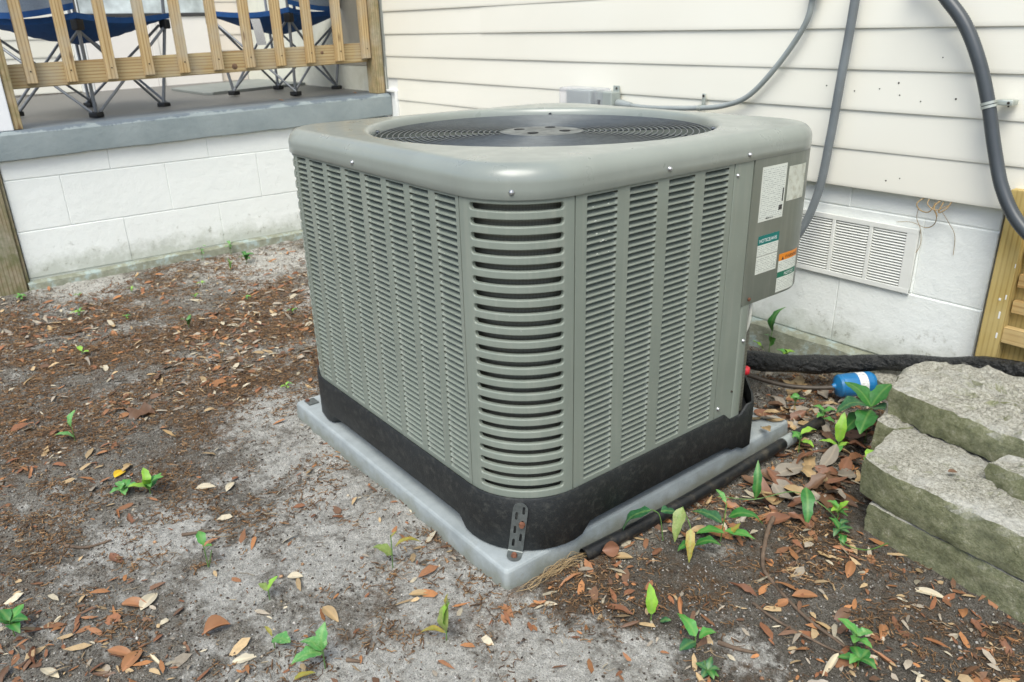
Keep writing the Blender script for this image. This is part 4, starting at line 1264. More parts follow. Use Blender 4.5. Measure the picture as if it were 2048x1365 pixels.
b = MB(); b.tube([(0, -0.014, -0.0025), (0, -0.014, 0.0), (0, -0.014, 0.0035)], [0.0065, 0.0065, 0.005], 6); b.build('bolt', M_rust, so)
# bracket at the far corner of the pad
b = MB(); b.bbox(-0.897, -0.862, -0.006, 0.022, 0.0005, 0.0035, 0.001); fb_ = b.build('hold_down_bracket', M_strap, ac, loc=(-0.020, 0.0, -0.0138)); 
b = MB(); b.tube([(-0.887, 0.0, 0.0036), (-0.887, 0.0, 0.008)], 0.006, 6); b.build('bolt', M_rust, fb_)
# service cable, cap
b = MB(); b.tube(spline([(-0.02, 0.668, ZA + 0.01), (-0.012, 0.672, 0.34), (-0.016, 0.674, 0.29), (-0.03, 0.672, 0.26), (-0.05, 0.668, 0.24)], 6), 0.0042, 8); b.build('control_cable', M_whitewire, ac)
b = MB(); b.tube([(-0.045, 0.70, 0.165), (-0.030, 0.712, 0.165), (-0.026, 0.715, 0.165)], [0.011, 0.011, 0.008], 10); b.build('valve_cap', M_red, ac)

# ------------------------------------------------------------------ refrigerant lines, drain, conduits
ls = MB(); pts = spline([(2.05, -0.36, 0.03), (2.25, -0.35, 0.02), (2.41, -0.28, 0.002), (2.52, -0.195, -0.002), (2.61, -0.115, 0.004), (2.71, -0.075, 0.030), (2.85, -0.062, 0.066), (3.03, -0.06, 0.110), (3.4, -0.07, 0.13)], 10)
rad = [0.0265 + 0.0018 * math.sin(i * 0.6) + random.uniform(-.0007, .0007) for i in range(len(pts))]
rad = [r * (1.0 if i < 42 else 0.86) for i, r in enumerate(rad)]
ls.tube(pts, rad, 16)
o = ls.build('refrigerant_line', M_tape); tag(o, 'thick black taped refrigerant line running along the house foundation', 'pipe')
b = MB(); b.tube(spline([(2.25, -0.36, 0.0), (2.42, -0.31, -0.028), (2.53, -0.275, -0.038), (2.60, -0.235, -0.035), (2.648, -0.205, -0.026)], 6), 0.0065, 8)
o = b.build('copper_line', M_cable); tag(o, 'thin brown copper line leading into the blue canister', 'pipe')
# blue filter canister
bc = empty('filter_canister', (2.677, -0.155, -0.052), 0, 'blue metal filter canister with a white label band beside the rubble', 'canister')
d = Vector((0.061, 0.094, 0.004)).normalized(); Lc = 0.105
def cyl_prof(prof, n=24):
    x = d.cross(Vector((0, 0, 1))).normalized(); y = x.cross(d)
    return [[Vector((0, 0, 0.030)) + d * t + (x * math.cos(2 * math.pi * k / n) + y * math.sin(2 * math.pi * k / n)) * r for k in range(n)] for t, r in prof]
b = MB(); h = Lc / 2
b.loft(cyl_prof([(-h - 0.012, 0.006), (-h - 0.004, 0.009), (-h, 0.020), (-h + 0.004, 0.0285), (-h + 0.010, 0.0315), (-h + 0.014, 0.030), (-h + 0.02, 0.0315), (0, 0.0318), (h - 0.012, 0.0315), (h - 0.003, 0.027), (h + 0.001, 0.015), (h + 0.006, 0.006)]), True, True, True, flip=True)
b.build('can_body', M_blue, bc)
b = MB(); b.loft(cyl_prof([(0.000, 0.0321), (0.024, 0.0321)]), True, flip=True); b.build('label_band', print_mat('can_print', (0.72, 0.73, 0.70), (0.15, 0.16, 0.18), 400, 320, 0.5), bc)
# black drain pipe beside the pad
b = MB(); pts = spline([(2.697, -1.175, -0.060), (2.704, -1.02, -0.059), (2.706, -0.85, -0.057), (2.703, -0.65, -0.055), (2.702, -0.48, -0.052), (2.705, -0.36, -0.047)], 8)
pts = [p_ - Vector((0, 0, 0.006)) for p_ in pts]
b.tube(pts, [0.0136] * len(pts), 14, cap=False); b.tube(pts[:14], [0.0112] * 14, 14, cap=False)
dp = b.build('drain_pipe', M_drain); tag(dp, 'black plastic drain pipe lying in the dirt along the pad', 'pipe')
b = MB(); b.tube([pts[30], pts[32]], 0.0150, 14); b.build('pipe_collar', M_cond1, dp)

def ribbed(pts, r, pitch, amp, n=12):
    P = [Vector(p) for p in pts]
    L = [0]
    for i in range(1, len(P)): L.append(L[-1] + (P[i] - P[i - 1]).length)
    m = int(L[-1] / (pitch / 2)); out = []; rr_ = []
    j = 0
    for k in range(m + 1):
        s = L[-1] * k / m
        while j < len(L) - 2 and L[j + 1] < s: j += 1
        t = (s - L[j]) / max(1e-9, L[j + 1] - L[j])
        out.append(P[j].lerp(P[j + 1], t)); rr_.append(r + (amp if k % 2 else -amp))
    return out, rr_
# slim conduit from the wall box down to the disconnect
b = MB(); b.tube(spline([(2.342, -0.03, 0.99), (2.339, -0.03, 0.942), (2.325, -0.03, 0.881), (2.26, -0.03, 0.785), (2.171, -0.03, 0.694), (2.085, -0.03, 0.659), (1.982, -0.03, 0.645), (1.785, -0.03, 0.634), (1.655, -0.03, 0.638)], 8), 0.0078, 12)
k1 = b.build('slim_conduit', M_cond1); tag(k1, 'slim pale grey conduit curving down the siding to the disconnect box', 'conduit')
b = MB(); b.tube([(2.345, -0.03, 0.948), (2.343, -0.03, 0.965), (2.344, -0.03, 1.02)], [0.017, 0.019, 0.019], 12); b.build('conduit_fitting', M_cond1, k1)
b = MB(); b.tube([(1.70, -0.03, 0.6355), (1.672, -0.03, 0.637), (1.66, -0.03, 0.638), (1.635, -0.03, 0.639)], [0.0098, 0.0130, 0.0145, 0.0145], 14); b.build('conduit_nut', M_cond1, k1)
cl = MB(); cl.tube([(1.985, -0.03, 0.6455), (1.996, -0.03, 0.6465)], 0.0100, 12); cl.bbox(1.988, 2.000, -0.019, -0.014, 0.652, 0.688, 0.001); cl.build('pipe_clamp', M_clip, k1)
b = MB(); b.tube([(1.994, -0.019, 0.681), (1.994, -0.0205, 0.681)], 0.004, 8); b.build('screw', M_hole, k1)
p_, r_ = ribbed(spline([(2.466, -0.04, 1.0), (2.465, -0.04, 0.938), (2.462, -0.04, 0.868), (2.454, -0.04, 0.733), (2.446, -0.04, 0.591), (2.430, -0.04, 0.44), (2.393, -0.06, 0.315), (2.33, -0.13, 0.20), (2.28, -0.22, 0.20), (2.25, -0.36, 0.28)], 10), 0.0116, 0.0060, 0.00035)
b = MB(); b.tube(p_, r_, 14); k2 = b.build('flexible_conduit', M_cond2); tag(k2, 'grey ribbed flexible conduit hanging straight down behind the unit', 'conduit')
p_, r_ = ribbed(spline([(2.60, -0.04, 0.99), (2.65, -0.045, 0.972), (2.697, -0.05, 0.929), (2.745, -0.05, 0.876), (2.789, -0.05, 0.801), (2.825, -0.05, 0.716), (2.862, -0.052, 0.608), (2.90, -0.06, 0.521), (2.957, -0.07, 0.449), (3.06, -0.08, 0.38)], 10), 0.0148, 0.0060, 0.00035)
b = MB(); b.tube(p_, r_, 16); k3 = b.build('flexible_conduit', M_cond3); tag(k3, 'thick charcoal ribbed conduit arching down the right side of the siding', 'conduit')
cl = MB(); a_ = Vector((2.829, -0.05, 0.706)); t_ = Vector((0.035, -0.0, -0.10)).normalized()
for kk in (-0.003, 0.005): cl.tube([a_ + t_ * (kk - 0.003), a_ + t_ * (kk + 0.003)], 0.0168, 16)
cl.bbox(2.842, 2.876, -0.046, -0.012, 0.705, 0.717, 0.002); cl.build('conduit_strap', M_clip, k3)
b = MB(); b.tube([(2.868, -0.046, 0.711), (2.868, -0.0475, 0.711)], 0.003, 8); b.build('screw', M_hole, k3)
# disconnect box with clear hinged cover
dz = empty('disconnect_box', (1.53, -0.03, 0.600), 0, 'small grey electrical disconnect box with a clear plastic cover on the siding', 'electrical box')
def zb_(mb, nm, m): o_ = mb.build(nm, m, dz); o_.location = -Vector((1.53, -0.03, 0.59)); return o_
b = MB(); b.bbox(1.555, 1.632, -0.058, -0.012, 0.50, 0.667, 0.004); zb_(b, 'box_body', M_boxgrey)
b = MB(); b.bbox(1.60, 1.628, -0.018, -0.013, 0.66, 0.686, 0.002); zb_(b, 'mounting_ear', M_boxgrey)
b = MB(); b.tube([(1.617, -0.018, 0.677), (1.617, -0.0195, 0.677)], 0.004, 8); zb_(b, 'screw', M_hole)
b = MB(); b.bbox(1.563, 1.577, -0.061, -0.0575, 0.56, 0.640, 0.001); zb_(b, 'slot_opening', M_dark)
b = MB(); b.bbox(1.42, 1.545, -0.075, -0.016, 0.50, 0.669, 0.006); zb_(b, 'receptacle', M_boxgrey)
b = MB(); b.bbox(1.398, 1.59, -0.092, -0.0155, 0.485, 0.678, 0.008); zb_(b, 'clear_cover', M_clear)

# ------------------------------------------------------------------ lattice panel at right
lt = empty('lattice_panel', (2.95, -0.01, 0.07), 0, 'new treated wood lattice panel closing the gap right of the block wall', 'lattice')
LL = Vector(lt.location)
def lb(mb, nm, m): o_ = mb.build(nm, m, lt); o_.location = -LL; return o_
b = MB(); b.bbox(2.905, 2.953, -0.028, 0.012, 0.075, 0.520, 0.003); lb(b, 'stile', M_wood_new)
b = MB(); b.bbox(2.950, 3.005, 0.0125, 0.05, 0.075, 0.50, 0.003); lb(b, 'inner_stile', M_wood_new)
for z0, z1, x0, y0 in [(0.290, 0.322, 2.957, -0.010), (0.226, 0.257, 2.957, -0.012), (0.150, 0.190, 2.9535, -0.022), (0.36, 0.392, 2.957, -0.010), (0.43, 0.46, 2.957, -0.01)]:
    b = MB(); b.bbox(x0, 3.9, y0, y0 + 0.022, z0, z1, 0.002); lb(b, 'slat', M_wood_slat)
b = MB(); b.box(2.89, 4.2, 0.12, 0.14, -0.1, 0.5); lb(b, 'shade_backing', M_dark)  # black sheet painted in for the shade behind the slats
for x, z, w_, h_ in [(2.938, .21, .004, .018), (2.944, .26, .003, .012), (2.931, .255, .005, .006), (2.942, .16, .004, .014), (2.949, .34, .002, .01)]:
    b = MB(); b.bbox(x, x + w_, -0.0288, -0.0275, z, z + h_, 0.0005); lb(b, 'paint_mark', M_paint_chip)

# ------------------------------------------------------------------ concrete rubble
def rubble(name, label_, poly, z0, z1, seed, tilt=(0, 0), rough=0.010, topn=0.006):
    """broken slab: irregular outline extruded, subdivided and roughened"""
    bm = bmesh.new()
    cx = sum(p[0] for p in poly) / len(poly); cy = sum(p[1] for p in poly) / len(poly)
    dens = []
    for i in range(len(poly)):
        a, c = Vector(poly[i]), Vector(poly[(i + 1) % len(poly)])
        m = max(1, int((c - a).length / 0.014))
        for k in range(m): dens.append(a.lerp(c, k / m))
    nz = max(3, int((z1 - z0) / 0.013))
    rs = np.random.default_rng(seed)
    rings = []
    n = len(dens)
    def dis(p, amp):
        f = lambda s, o: float(fbm(np.array(p.x * 1.0 + p.z * 0.7 + o), np.array(p.y + p.z * 1.3 + o * 0.7), s, 3)) - 0.5
        return Vector((f(9, seed) * .7 + .6 * f(45, seed + 9) + .4 * f(140, seed + 5), f(9, seed + 20) * .7 + .6 * f(45, seed + 29) + .4 * f(140, seed + 25), 0.4 * f(18, seed + 40) + .6 * f(60, seed + 49) + .4 * f(150, seed + 45))) * amp * 2
    for k in range(nz + 1):
        t = k / nz
        z = z0 + (z1 - z0) * t
        ins = 0.0
        if t > 0.93: ins = 0.004
        if t < 0.05: ins = 0.004
        ring_ = []
        for p in dens:
            v = Vector((p.x, p.y, z)); dirc = Vector((cx - p.x, cy - p.y, 0)).normalized()
            v = v + dirc * ins + dis(v, rough)
            ring_.append(bm.verts.new(v))
        rings.append(ring_)
    for k in range(nz):
        for i in range(n):
            j = (i + 1) % n
            bm.faces.new((rings[k][i], rings[k][j], rings[k + 1][j], rings[k + 1][i]))
    prev = rings[-1]
    m = 14
    for s in range(1, m):
        f = 1 - s / m
        ring_ = []
        for p in dens:
            v = Vector((cx + (p.x - cx) * f * 0.985, cy + (p.y - cy) * f * 0.985, z1 + 0.004 * min(1, s / 2)))
            d_ = dis(v, topn); ring_.append(bm.verts.new(v + Vector((d_.x * .3, d_.y * .3, d_.z * 2))))
        for i in range(n):
            j = (i + 1) % n
            bm.faces.new((prev[i], prev[j], ring_[j], ring_[i]))
        prev = ring_
    bm.faces.new(prev)
    # sink into grass / tilt
    loc = Vector((cx, cy, z0))
    for v in bm.verts:
        v.co -= loc
        v.co.z += v.co.x * tilt[0] + v.co.y * tilt[1]
    me = bpy.data.meshes.new(name); bm.to_mesh(me); bm.free(); me.materials.append(M_stone)
    finish(me, True, 38)
    o_ = link(name, me, None, loc); tag(o_, label_, 'concrete')
    o_['group'] = 'broken concrete slabs piled by the house'
    return o_
rubble('concrete_slab', 'long mossy concrete slab lying on the dirt, lowest of the pile', [(2.995, -0.672), (3.08, -0.684), (3.30, -0.699), (3.75, -0.722), (3.78, -0.42), (3.3, -0.38), (3.0, -0.40), (2.975, -0.50)], -0.115, -0.010, 3, rough=0.006)
rubble('concrete_slab', 'wide pale concrete slab with green mossy front, on top of the lowest slab', [(3.010, -0.674), (3.15, -0.692), (3.33, -0.703), (3.78, -0.725), (3.80, -0.40), (3.2, -0.36), (3.0, -0.375), (2.955, -0.43), (2.942, -0.50), (2.955, -0.585), (2.965, -0.655)], -0.006, 0.074, 8, rough=0.006)
rubble('concrete_slab', 'rough pebbly concrete block at the back of the pile nearest the wall', [(2.905, -0.455), (3.02, -0.482), (3.135, -0.500), (3.30, -0.505), (3.5, -0.50), (3.55, -0.22), (3.2, -0.20), (3.07, -0.205), (2.95, -0.225), (2.885, -0.265), (2.868, -0.35)], 0.084, 0.152, 14, tilt=(0.02, 0.02), rough=0.009, topn=0.010)
rubble('concrete_chunk', 'small grey concrete chunk resting on the wide slab at the right edge', [(3.155, -0.565), (3.22, -0.585), (3.36, -0.60), (3.4, -0.515), (3.25, -0.508), (3.17, -0.522)], 0.080, 0.128, 21, tilt=(0.12, 0.1), rough=0.012)
rubble('concrete_chunk', 'broken concrete fragment beneath the pebbly block, beside the canister', [(2.905, -0.50), (2.945, -0.50), (3.0, -0.40), (3.1, -0.30), (3.0, -0.16), (2.86, -0.17), (2.86, -0.30), (2.875, -0.40)], -0.09, 0.078, 27, rough=0.010)
rubble('concrete_chunk', 'mossy concrete fragment under the black line near the blue canister', [(2.70, -0.12), (2.80, -0.16), (2.90, -0.14), (2.92, -0.02), (2.74, -0.015), (2.69, -0.05)], -0.09, -0.002, 33, rough=0.008)

# ------------------------------------------------------------------ leaves
def leaf_verts(L, Wd, curl=0.3, fold=0.25, twist=0.0, tip=1.0, n=7, ragged=0.0):
    """lanceolate leaf along +x lying on z=0; returns verts, quads"""
    V = []; F = []
    for i in range(n + 1):
        t = i / n
        w = Wd * 0.5 * (math.sin(math.pi * (t ** (0.85 * tip))) ** 0.8 + 0.02) if 0 < t < 1 else Wd * 0.03
        x = L * (t - 0.5)
        zc = -curl * L * ((t - 0.5) ** 2) * 1.6 + curl * L * 0.2
        tw = twist * (t - 0.5)
        ja, jb = 1 + ragged * random.uniform(-.5, .35), 1 + ragged * random.uniform(-.5, .35)
        for s in (-1, -0.5, 0, 0.5, 1):
            y = w * s * (ja if s < 0 else jb); z = zc + fold * abs(s) ** 1.3 * w + ragged * random.uniform(-.12, .12) * Wd * abs(s)
            V.append((x, y * math.cos(tw) - z * math.sin(tw) * 0.3, z + y * math.sin(tw)))
    for i in range(n):
        for j in range(4):
            a = i * 5 + j
            F.append((a, a + 1, a + 6, a + 5))
    return V, F
def lobed_leaf(L):
    out = [(0, 0), (.2, .06), (.28, .3), (.42, .22), (.5, .42), (.66, .26), (.78, .3), (.86, .12), (1, 0)]
    V = [(-L * .5 + x * L, 0, 0.004 + 0.01 * math.sin(x * 5)) for x, y in out]; n = len(out)
    V += [(-L * .5 + x * L, y * L, 0.006 + 0.012 * math.sin(x * 9 + y * 7)) for x, y in out] + [(-L * .5 + x * L, -y * L * 1.1, 0.004 + 0.010 * math.cos(x * 8)) for x, y in out]
    F = []
    for i in range(n - 1): F += [(i, i + 1, n + i + 1, n + i), (2 * n + i, 2 * n + i + 1, i + 1, i)]
    return V, F
def mk(V, F, mat, name='leaf'):
    b = MB(); b.add(V, F); return b.mesh(name, mat, True, 80)
dead_meshes = {}
for mi_, m_ in enumerate(DEAD):
    dead_meshes[mi_] = []
    for k_ in range(12):
        k = k_ % 6
        L = [0.046, 0.052, 0.042, 0.05, 0.058, 0.040][k]
        V, F = leaf_verts(L, L * random.uniform(0.28, 0.42) * [1, 1, .6, 1, .5, .9][k], random.uniform(-0.3, 0.3), [0.1, 0.3, 1.1, 0.2, 1.3, 0.5][k] * random.uniform(.7, 1.2), random.uniform(-1.0, 1.0), random.uniform(.8, 1.2), 7, random.choice([0.2, 0.5, 0.9]))
        dead_meshes[mi_].append(mk(V, F, m_))
def inside_obstacle(x, y, pad_=0.0):
    if AX - 0.905 - pad_ < x < AX + 0.03 + pad_ and AY - 0.03 - pad_ < y < AY + 0.91 + pad_: return True
    if x < 0.05 or y > -0.03: return True
    if x > 2.93 and y > -0.70: return True
    return False
# visible wedge of ground
camp = Vector((3.599, -2.038, 0.899))
def visible(x, y, z=-0.075, m=0.03):
    d_ = Vector((x, y, z)) - camp
    zc = d_.dot(_f)
    if zc < 0.1: return False
    u_ = d_.dot(_r) / zc; v_ = d_.dot(_u) / zc
    return abs(u_) < 0.663 + m and abs(v_) < 0.4417 + m
def dens(x, y):
    """leaf density over the yard"""
    v = 0.22 + 0.95 * float(sstep(0.40, 0.64, fbm(np.array(x + 9.0), np.array(y + 2.0), 3.0, 3)))
    v *= 1 - 0.80 * sand_at(x, y)
    if x < 0.35: v *= 0.35
    if 0.7 < x < 1.65 and y > -1.7: v *= 1.4
    if x > 2.9 and y > -1.1: v *= 1.6
    return v
names_l = {0: ('dry orange leaf', 'orange'), 1: ('rust-red dry leaf', 'rust-red'), 2: ('tan dry leaf', 'tan'), 3: ('greyish dry leaf', 'greyish'), 4: ('dark brown dry leaf', 'dark brown'), 5: ('pale straw-coloured dry leaf', 'pale')}
spots = []
tries = 0
while len(spots) < 285 and tries < 40000:
    tries += 1
    x = random.uniform(0.1, 3.4); y = random.uniform(-2.3, -0.05)
    if inside_obstacle(x, y, 0.012) or not visible(x, y): continue
    if random.random() > dens(x, y) * 0.6: continue
    if any((x - a) ** 2 + (y - c) ** 2 < 0.0009 for a, c in spots): continue
    spots.append((x, y))
def region(x, y):
    if x > 2.70 and y > -1.2:
        if x > 3.08: return 'in the right foreground'
        if y > -0.8: return 'beside the concrete slabs'
        return 'near the drain pipe'
    if x < 0.8: return 'close to the porch wall'
    if x < 1.35: return 'in the far left litter'
    if y > -1.5: return 'beside the left edge of the pad' if x < 2.5 else 'in front of the pad corner'
    if x < 1.9: return 'in the left litter near the yellow leaf'
    return 'on the sandy foreground left of centre' if y > -1.8 else 'in the lower left corner'
for x, y in spots:
    c = random.choices(range(6), [30, 22, 18, 12, 12, 6])[0]
    ki = random.randrange(12); me = dead_meshes[c][ki]
    s = random.uniform(0.75, 1.15) * (1.12 if x > 2.75 else 1.0)
    shp = ['flat', 'long', 'rolled', 'broad', 'tightly curled', 'small folded'][ki % 6]
    o = link('dead_leaf', me, None, (x, y, G(x, y) + 0.003), (random.uniform(-.35, .35), random.uniform(-.35, .35), random.uniform(0, 6.28)))
    o.scale = (s, s, s)
    rg = region(x, y)
    tag(o, f'{shp} {names_l[c][0]} lying {rg}', 'leaf', 'dry leaves lying on the dirt')

# larger leaves heaped between pad and rubble
big_meshes = []; big_word = []
for k in range(9):
    L = random.uniform(0.058, 0.088)
    V, F = leaf_verts(L, L * random.uniform(0.34, 0.5), random.uniform(-.4, .6), random.uniform(0, .6), random.uniform(-.8, .8), random.uniform(.8, 1.1), 8, random.choice([0.2, 0.6, 0.9]))
    big_meshes.append((V, F)); big_word.append(('long' if L > 0.073 else 'short'))
bigm = {}
for k, (V, F) in enumerate(big_meshes): bigm[k] = [mk(V, F, DEAD[c]) for c in (1, 2, 3, 4)]
cnt = 0; tries = 0
while cnt < 52 and tries < 4000:
    tries += 1
    x = random.gauss(2.84, 0.07); y = random.gauss(-0.54, 0.16)
    if x < 2.745 or (x > 2.93 and y > -0.66) or y > -0.25 or y < -0.92 or x > 3.02: continue
    k = random.randrange(9); ci = random.choices(range(4), [3, 3, 2, 4])[0]
    o = link('large_dead_leaf', bigm[k][ci], None, (x, y, G(x, y) + 0.004 + random.uniform(0, 0.018)), (random.uniform(-.5, .5), random.uniform(-.5, .5), random.uniform(0, 6.28)))
    cn = ['rust-red', 'tan', 'greyish', 'dark brown'][ci]
    tag(o, f"large {big_word[k]} {cn} dead leaf in the heap {'by the drain pipe' if x < 2.82 else 'by the slabs'}, {'front' if y < -0.62 else 'middle' if y < -0.46 else 'back'} part", 'leaf', 'large leaves heaped by the slabs')
    cnt += 1
tries = 0; cnt = 0
while cnt < 16 and tries < 2000:
    tries += 1
    x = random.uniform(2.45, 2.72); y = random.uniform(-0.40, -0.16)
    if AY + 0.91 > y and x < AX + 0.03: continue
    k = random.randrange(9); ci = random.choices(range(4), [2, 4, 3, 2])[0]
    o = link('large_dead_leaf', bigm[k][ci], None, (x, y, G(x, y) + 0.004 + random.uniform(0, 0.01)), (random.uniform(-.5, .5), random.uniform(-.5, .5), random.uniform(0, 6.28)))
    cn = ['rust-red', 'tan', 'greyish', 'dark brown'][ci]
    tag(o, f"large {big_word[k]} {cn} dead leaf behind the unit, {'near the blue canister' if x > 2.6 else 'by the copper line'}", 'leaf', 'large leaves behind the unit'); cnt += 1

for k in range(22):
    x = random.uniform(2.60, 2.735); y = random.uniform(-0.58, -0.38)
    onpad = x < AX - 0.004 and y < AY + 0.878
    z = (ZP - 0.014 if onpad else G(x, y)) + 0.004 + random.uniform(0, .01)
    if x < AX + 0.012 and y < AY + 0.715: continue
    kk = random.randrange(9); ci = random.choices(range(4), [3, 4, 3, 3])[0]
    o = link('large_dead_leaf', bigm[kk][ci], None, (x, y, z), (random.uniform(-.4, .4), random.uniform(-.4, .4), random.uniform(0, 6.28)))
    o.scale = (0.75, 0.75, 0.75)
    cn = ['rust-red', 'tan', 'greyish', 'dark brown'][ci]
    tag(o, f"{big_word[kk]} {cn} dead leaf lying {'on' if onpad else 'just off'} the rear right corner of the pad", 'leaf', 'leaves on the pad corner')

def one_leaf(nm, lab, x, y, L, Wd, mat, rz, curl=0.2, fold=0.3, dz=0.004, rx=0.1, ry=0.05):
    V, F = leaf_verts(L, Wd, curl, fold)
    o_ = link(nm, mk(V, F, mat), None, (x, y, G(x, y) + dz), (rx, ry, rz)); tag(o_, lab, 'leaf'); return o_
one_leaf('yellow_leaf', 'bright yellow fallen leaf near the left plants', 1.753, -1.806, 0.036, 0.024, M_yellow, 2.2)
o = link('lobed_leaf', mk(*lobed_leaf(0.085), DEAD[4]), None, (1.457, -1.686, G(1.457, -1.686) + 0.006), (0.1, 0.1, 0.9)); tag(o, 'dark brown lobed maple-like leaf lying flat in the litter', 'leaf')
one_leaf('dead_leaf', 'pale cream leaf lying flat left of the small green seedlings', 1.936, -1.664, 0.045, 0.022, DEAD[5], 1.2)
one_leaf('dead_leaf', 'narrow pale leaf close to the sandy patch left of the pad', 1.974, -1.619, 0.042, 0.016, DEAD[5], 2.4)
one_leaf('dead_leaf', 'long orange leaf crossing a pale one in the lower left', 2.263, -1.898, 0.062, 0.022, DEAD[0], 0.75, 0.3, 0.6)
one_leaf('dead_leaf', 'pale spotted leaf under the long orange one in the lower left', 2.268, -1.875, 0.05, 0.026, DEAD[5], 2.3)
one_leaf('dead_leaf', 'round-ended orange leaf at the bottom left', 2.404, -1.937, 0.052, 0.024, DEAD[0], 2.3)
one_leaf('dead_leaf', 'long orange-red leaf beside the round-ended one at the bottom left', 2.372, -1.948, 0.055, 0.018, DEAD[0], 0.65)
one_leaf('dead_leaf', 'pale cream leaf standing alone on the sand in front of the pad', 2.382, -1.637, 0.03, 0.018, DEAD[5], 1.0)
one_leaf('dead_leaf', 'folded orange leaf on sandy soil at the lower left', 2.426, -1.802, 0.046, 0.03, DEAD[0], 1.5, 0.2, 1.2, 0.006)
one_leaf('dead_leaf', 'long orange-brown leaf in front of the lowest slab', 3.045, -0.81, 0.062, 0.018, DEAD[0], 1.95)
one_leaf('dead_leaf', 'large tan oval leaf at the front of the leaf heap', 2.775, -0.60, 0.088, 0.045, DEAD[3], 1.35, 0.15, 0.15, 0.02)
one_leaf('dead_leaf', 'pale grey boat-shaped leaf by the lowest slab', 3.17, -0.758, 0.058, 0.018, DEAD[5], 0.5)
one_leaf('dead_leaf', 'bright orange oval leaf beside the long twig', 3.034, -0.942, 0.048, 0.02, DEAD[0], 0.9)
one_leaf('dead_leaf', 'brown curled leaf on the soil beside the drain pipe mouth', 2.742, -1.112, 0.042, 0.018, DEAD[2], 0.9)
one_leaf('dead_leaf', 'dark orange leaf standing against the drain pipe mouth', 2.722, -1.125, 0.036, 0.03, DEAD[1], 1.2, 0.2, 0.6, 0.016, 0.9)
one_leaf('dead_leaf', 'yellow-brown spotted leaf beside the vine plants', 2.79, -0.93, 0.05, 0.022, DEAD[2], 0.8, 0.2, 0.5)
one_leaf('dead_leaf', 'tan oval leaf alone on the sand in front of the pad corner', 2.579, -1.478, 0.042, 0.015, DEAD[2], 0.95)
one_leaf('dead_leaf', 'long tan leaf above the mottled three-leaf plant', 2.514, -1.628, 0.052, 0.02, DEAD[2], 0.1)
one_leaf('dead_leaf', 'small leaf lying on the porch slab edge left of the right chair', -0.10, -0.53, 0.03, 0.014, DEAD[0], 0.8).location.z = pz(-.53) + 0.004
one_leaf('dead_leaf', 'small leaf lying on the porch slab near the right post', -0.12, -0.13, 0.03, 0.013, DEAD[0], 0.2).location.z = pz(-.13) + 0.004
one_leaf('dead_leaf', 'brown leaf fragment on the wide concrete slab', 3.11, -0.60, 0.018, 0.012, DEAD[4], 0.8).location.z = 0.088

# ---- loose litter as stuff: small leaf fragments, catkins, crumbs
def scatter(n, f):
    out = []
    while len(out) < n:
        X = rng.uniform(0.05, 3.45, n * 2); Y = rng.uniform(-2.35, -0.03, n * 2)
        p_ = np.clip(f(X, Y), 0, 1)
        keep = rng.random(n * 2) < p_
        bad = ((X > AX - 0.90) & (X < AX + 0.025) & (Y > AY - 0.025) & (Y < AY + 0.90)) | ((X > 2.95) & (Y > -0.69)) | (X < 0.035)
        d_ = np.stack([X - camp.x, Y - camp.y, np.full_like(X, -0.98)], -1)
        zc = d_ @ np.array(_f); vis = (zc > .1) & (np.abs(d_ @ np.array(_r)) < 0.72 * zc) & (np.abs(d_ @ np.array(_u)) < 0.50 * zc)
        k = keep & ~bad & vis
        out += list(zip(X[k], Y[k]))
    return np.array(out[:n])
def sandv(X, Y):
    v = np.zeros_like(X)
    for a, c, r in SAND: v = np.maximum(v, np.exp(-((X - a) ** 2 + (Y - c) ** 2) / (r * r)))
    return v
# leaf fragments
P = scatter(5200, lambda X, Y: (0.15 + 0.9 * sstep(.38, .62, fbm(X + 9, Y + 2, 3.0, 3))) * (1 - 0.85 * sandv(X, Y)) * (0.5 + 0.5 * sstep(.1, .7, X)))
base_leaf = np.array([(-.5, 0, 0), (-.2, .18, .05), (.2, .16, .06), (.5, 0, .02), (.2, -.16, .03), (-.2, -.18, .02)])
nP = len(P); sz = rng.uniform(0.018, 0.046, nP) * np.where(rng.random(nP) < 0.42, 1.0, 0.45); an = rng.uniform(0, 6.28, nP)
V = np.repeat(base_leaf[None], nP, 0).copy()
V[:, :, 1] *= rng.uniform(0.45, 1.15, (nP, 1)); V[:, :, 2] *= rng.uniform(-1, 3.5, (nP, 1))
V[:, :, :2] *= rng.uniform(0.72, 1.2, (nP, 6, 1))
V *= sz[:, None, None]
V[:, :, 2] += V[:, :, 0] * rng.uniform(-.35, .35, (nP, 1)) + V[:, :, 1] * rng.uniform(-.5, .5, (nP, 1))
c_, s_ = np.cos(an)[:, None], np.sin(an)[:, None]
X_ = V[:, :, 0] * c_ - V[:, :, 1] * s_ + P[:, 0:1]; Y_ = V[:, :, 0] * s_ + V[:, :, 1] * c_ + P[:, 1:2]
Z_ = V[:, :, 2] + gz(P[:, 0], P[:, 1])[:, None] + 0.003
VV = np.stack([X_, Y_, Z_], -1).reshape(-1, 3)
FF = (np.arange(nP)[:, None, None] * 6 + np.array([[0, 1, 4, 5], [1, 2, 4, 4], [2, 3, 4, 4]])[None]).reshape(-1, 4)
FF = (np.arange(nP)[:, None, None] * 6 + np.array([[0, 1, 5], [1, 4, 5], [1, 2, 4], [2, 3, 4]])[None]).reshape(-1, 3)
pal = np.array([(0.36, 0.16, 0.06), (0.24, 0.10, 0.045), (0.42, 0.30, 0.16), (0.34, 0.29, 0.22), (0.15, 0.08, 0.045), (0.48, 0.42, 0.30), (0.28, 0.13, 0.06)])
cc_ = pal[rng.integers(0, 7, nP)] * rng.uniform(0.7, 1.3, (nP, 1))
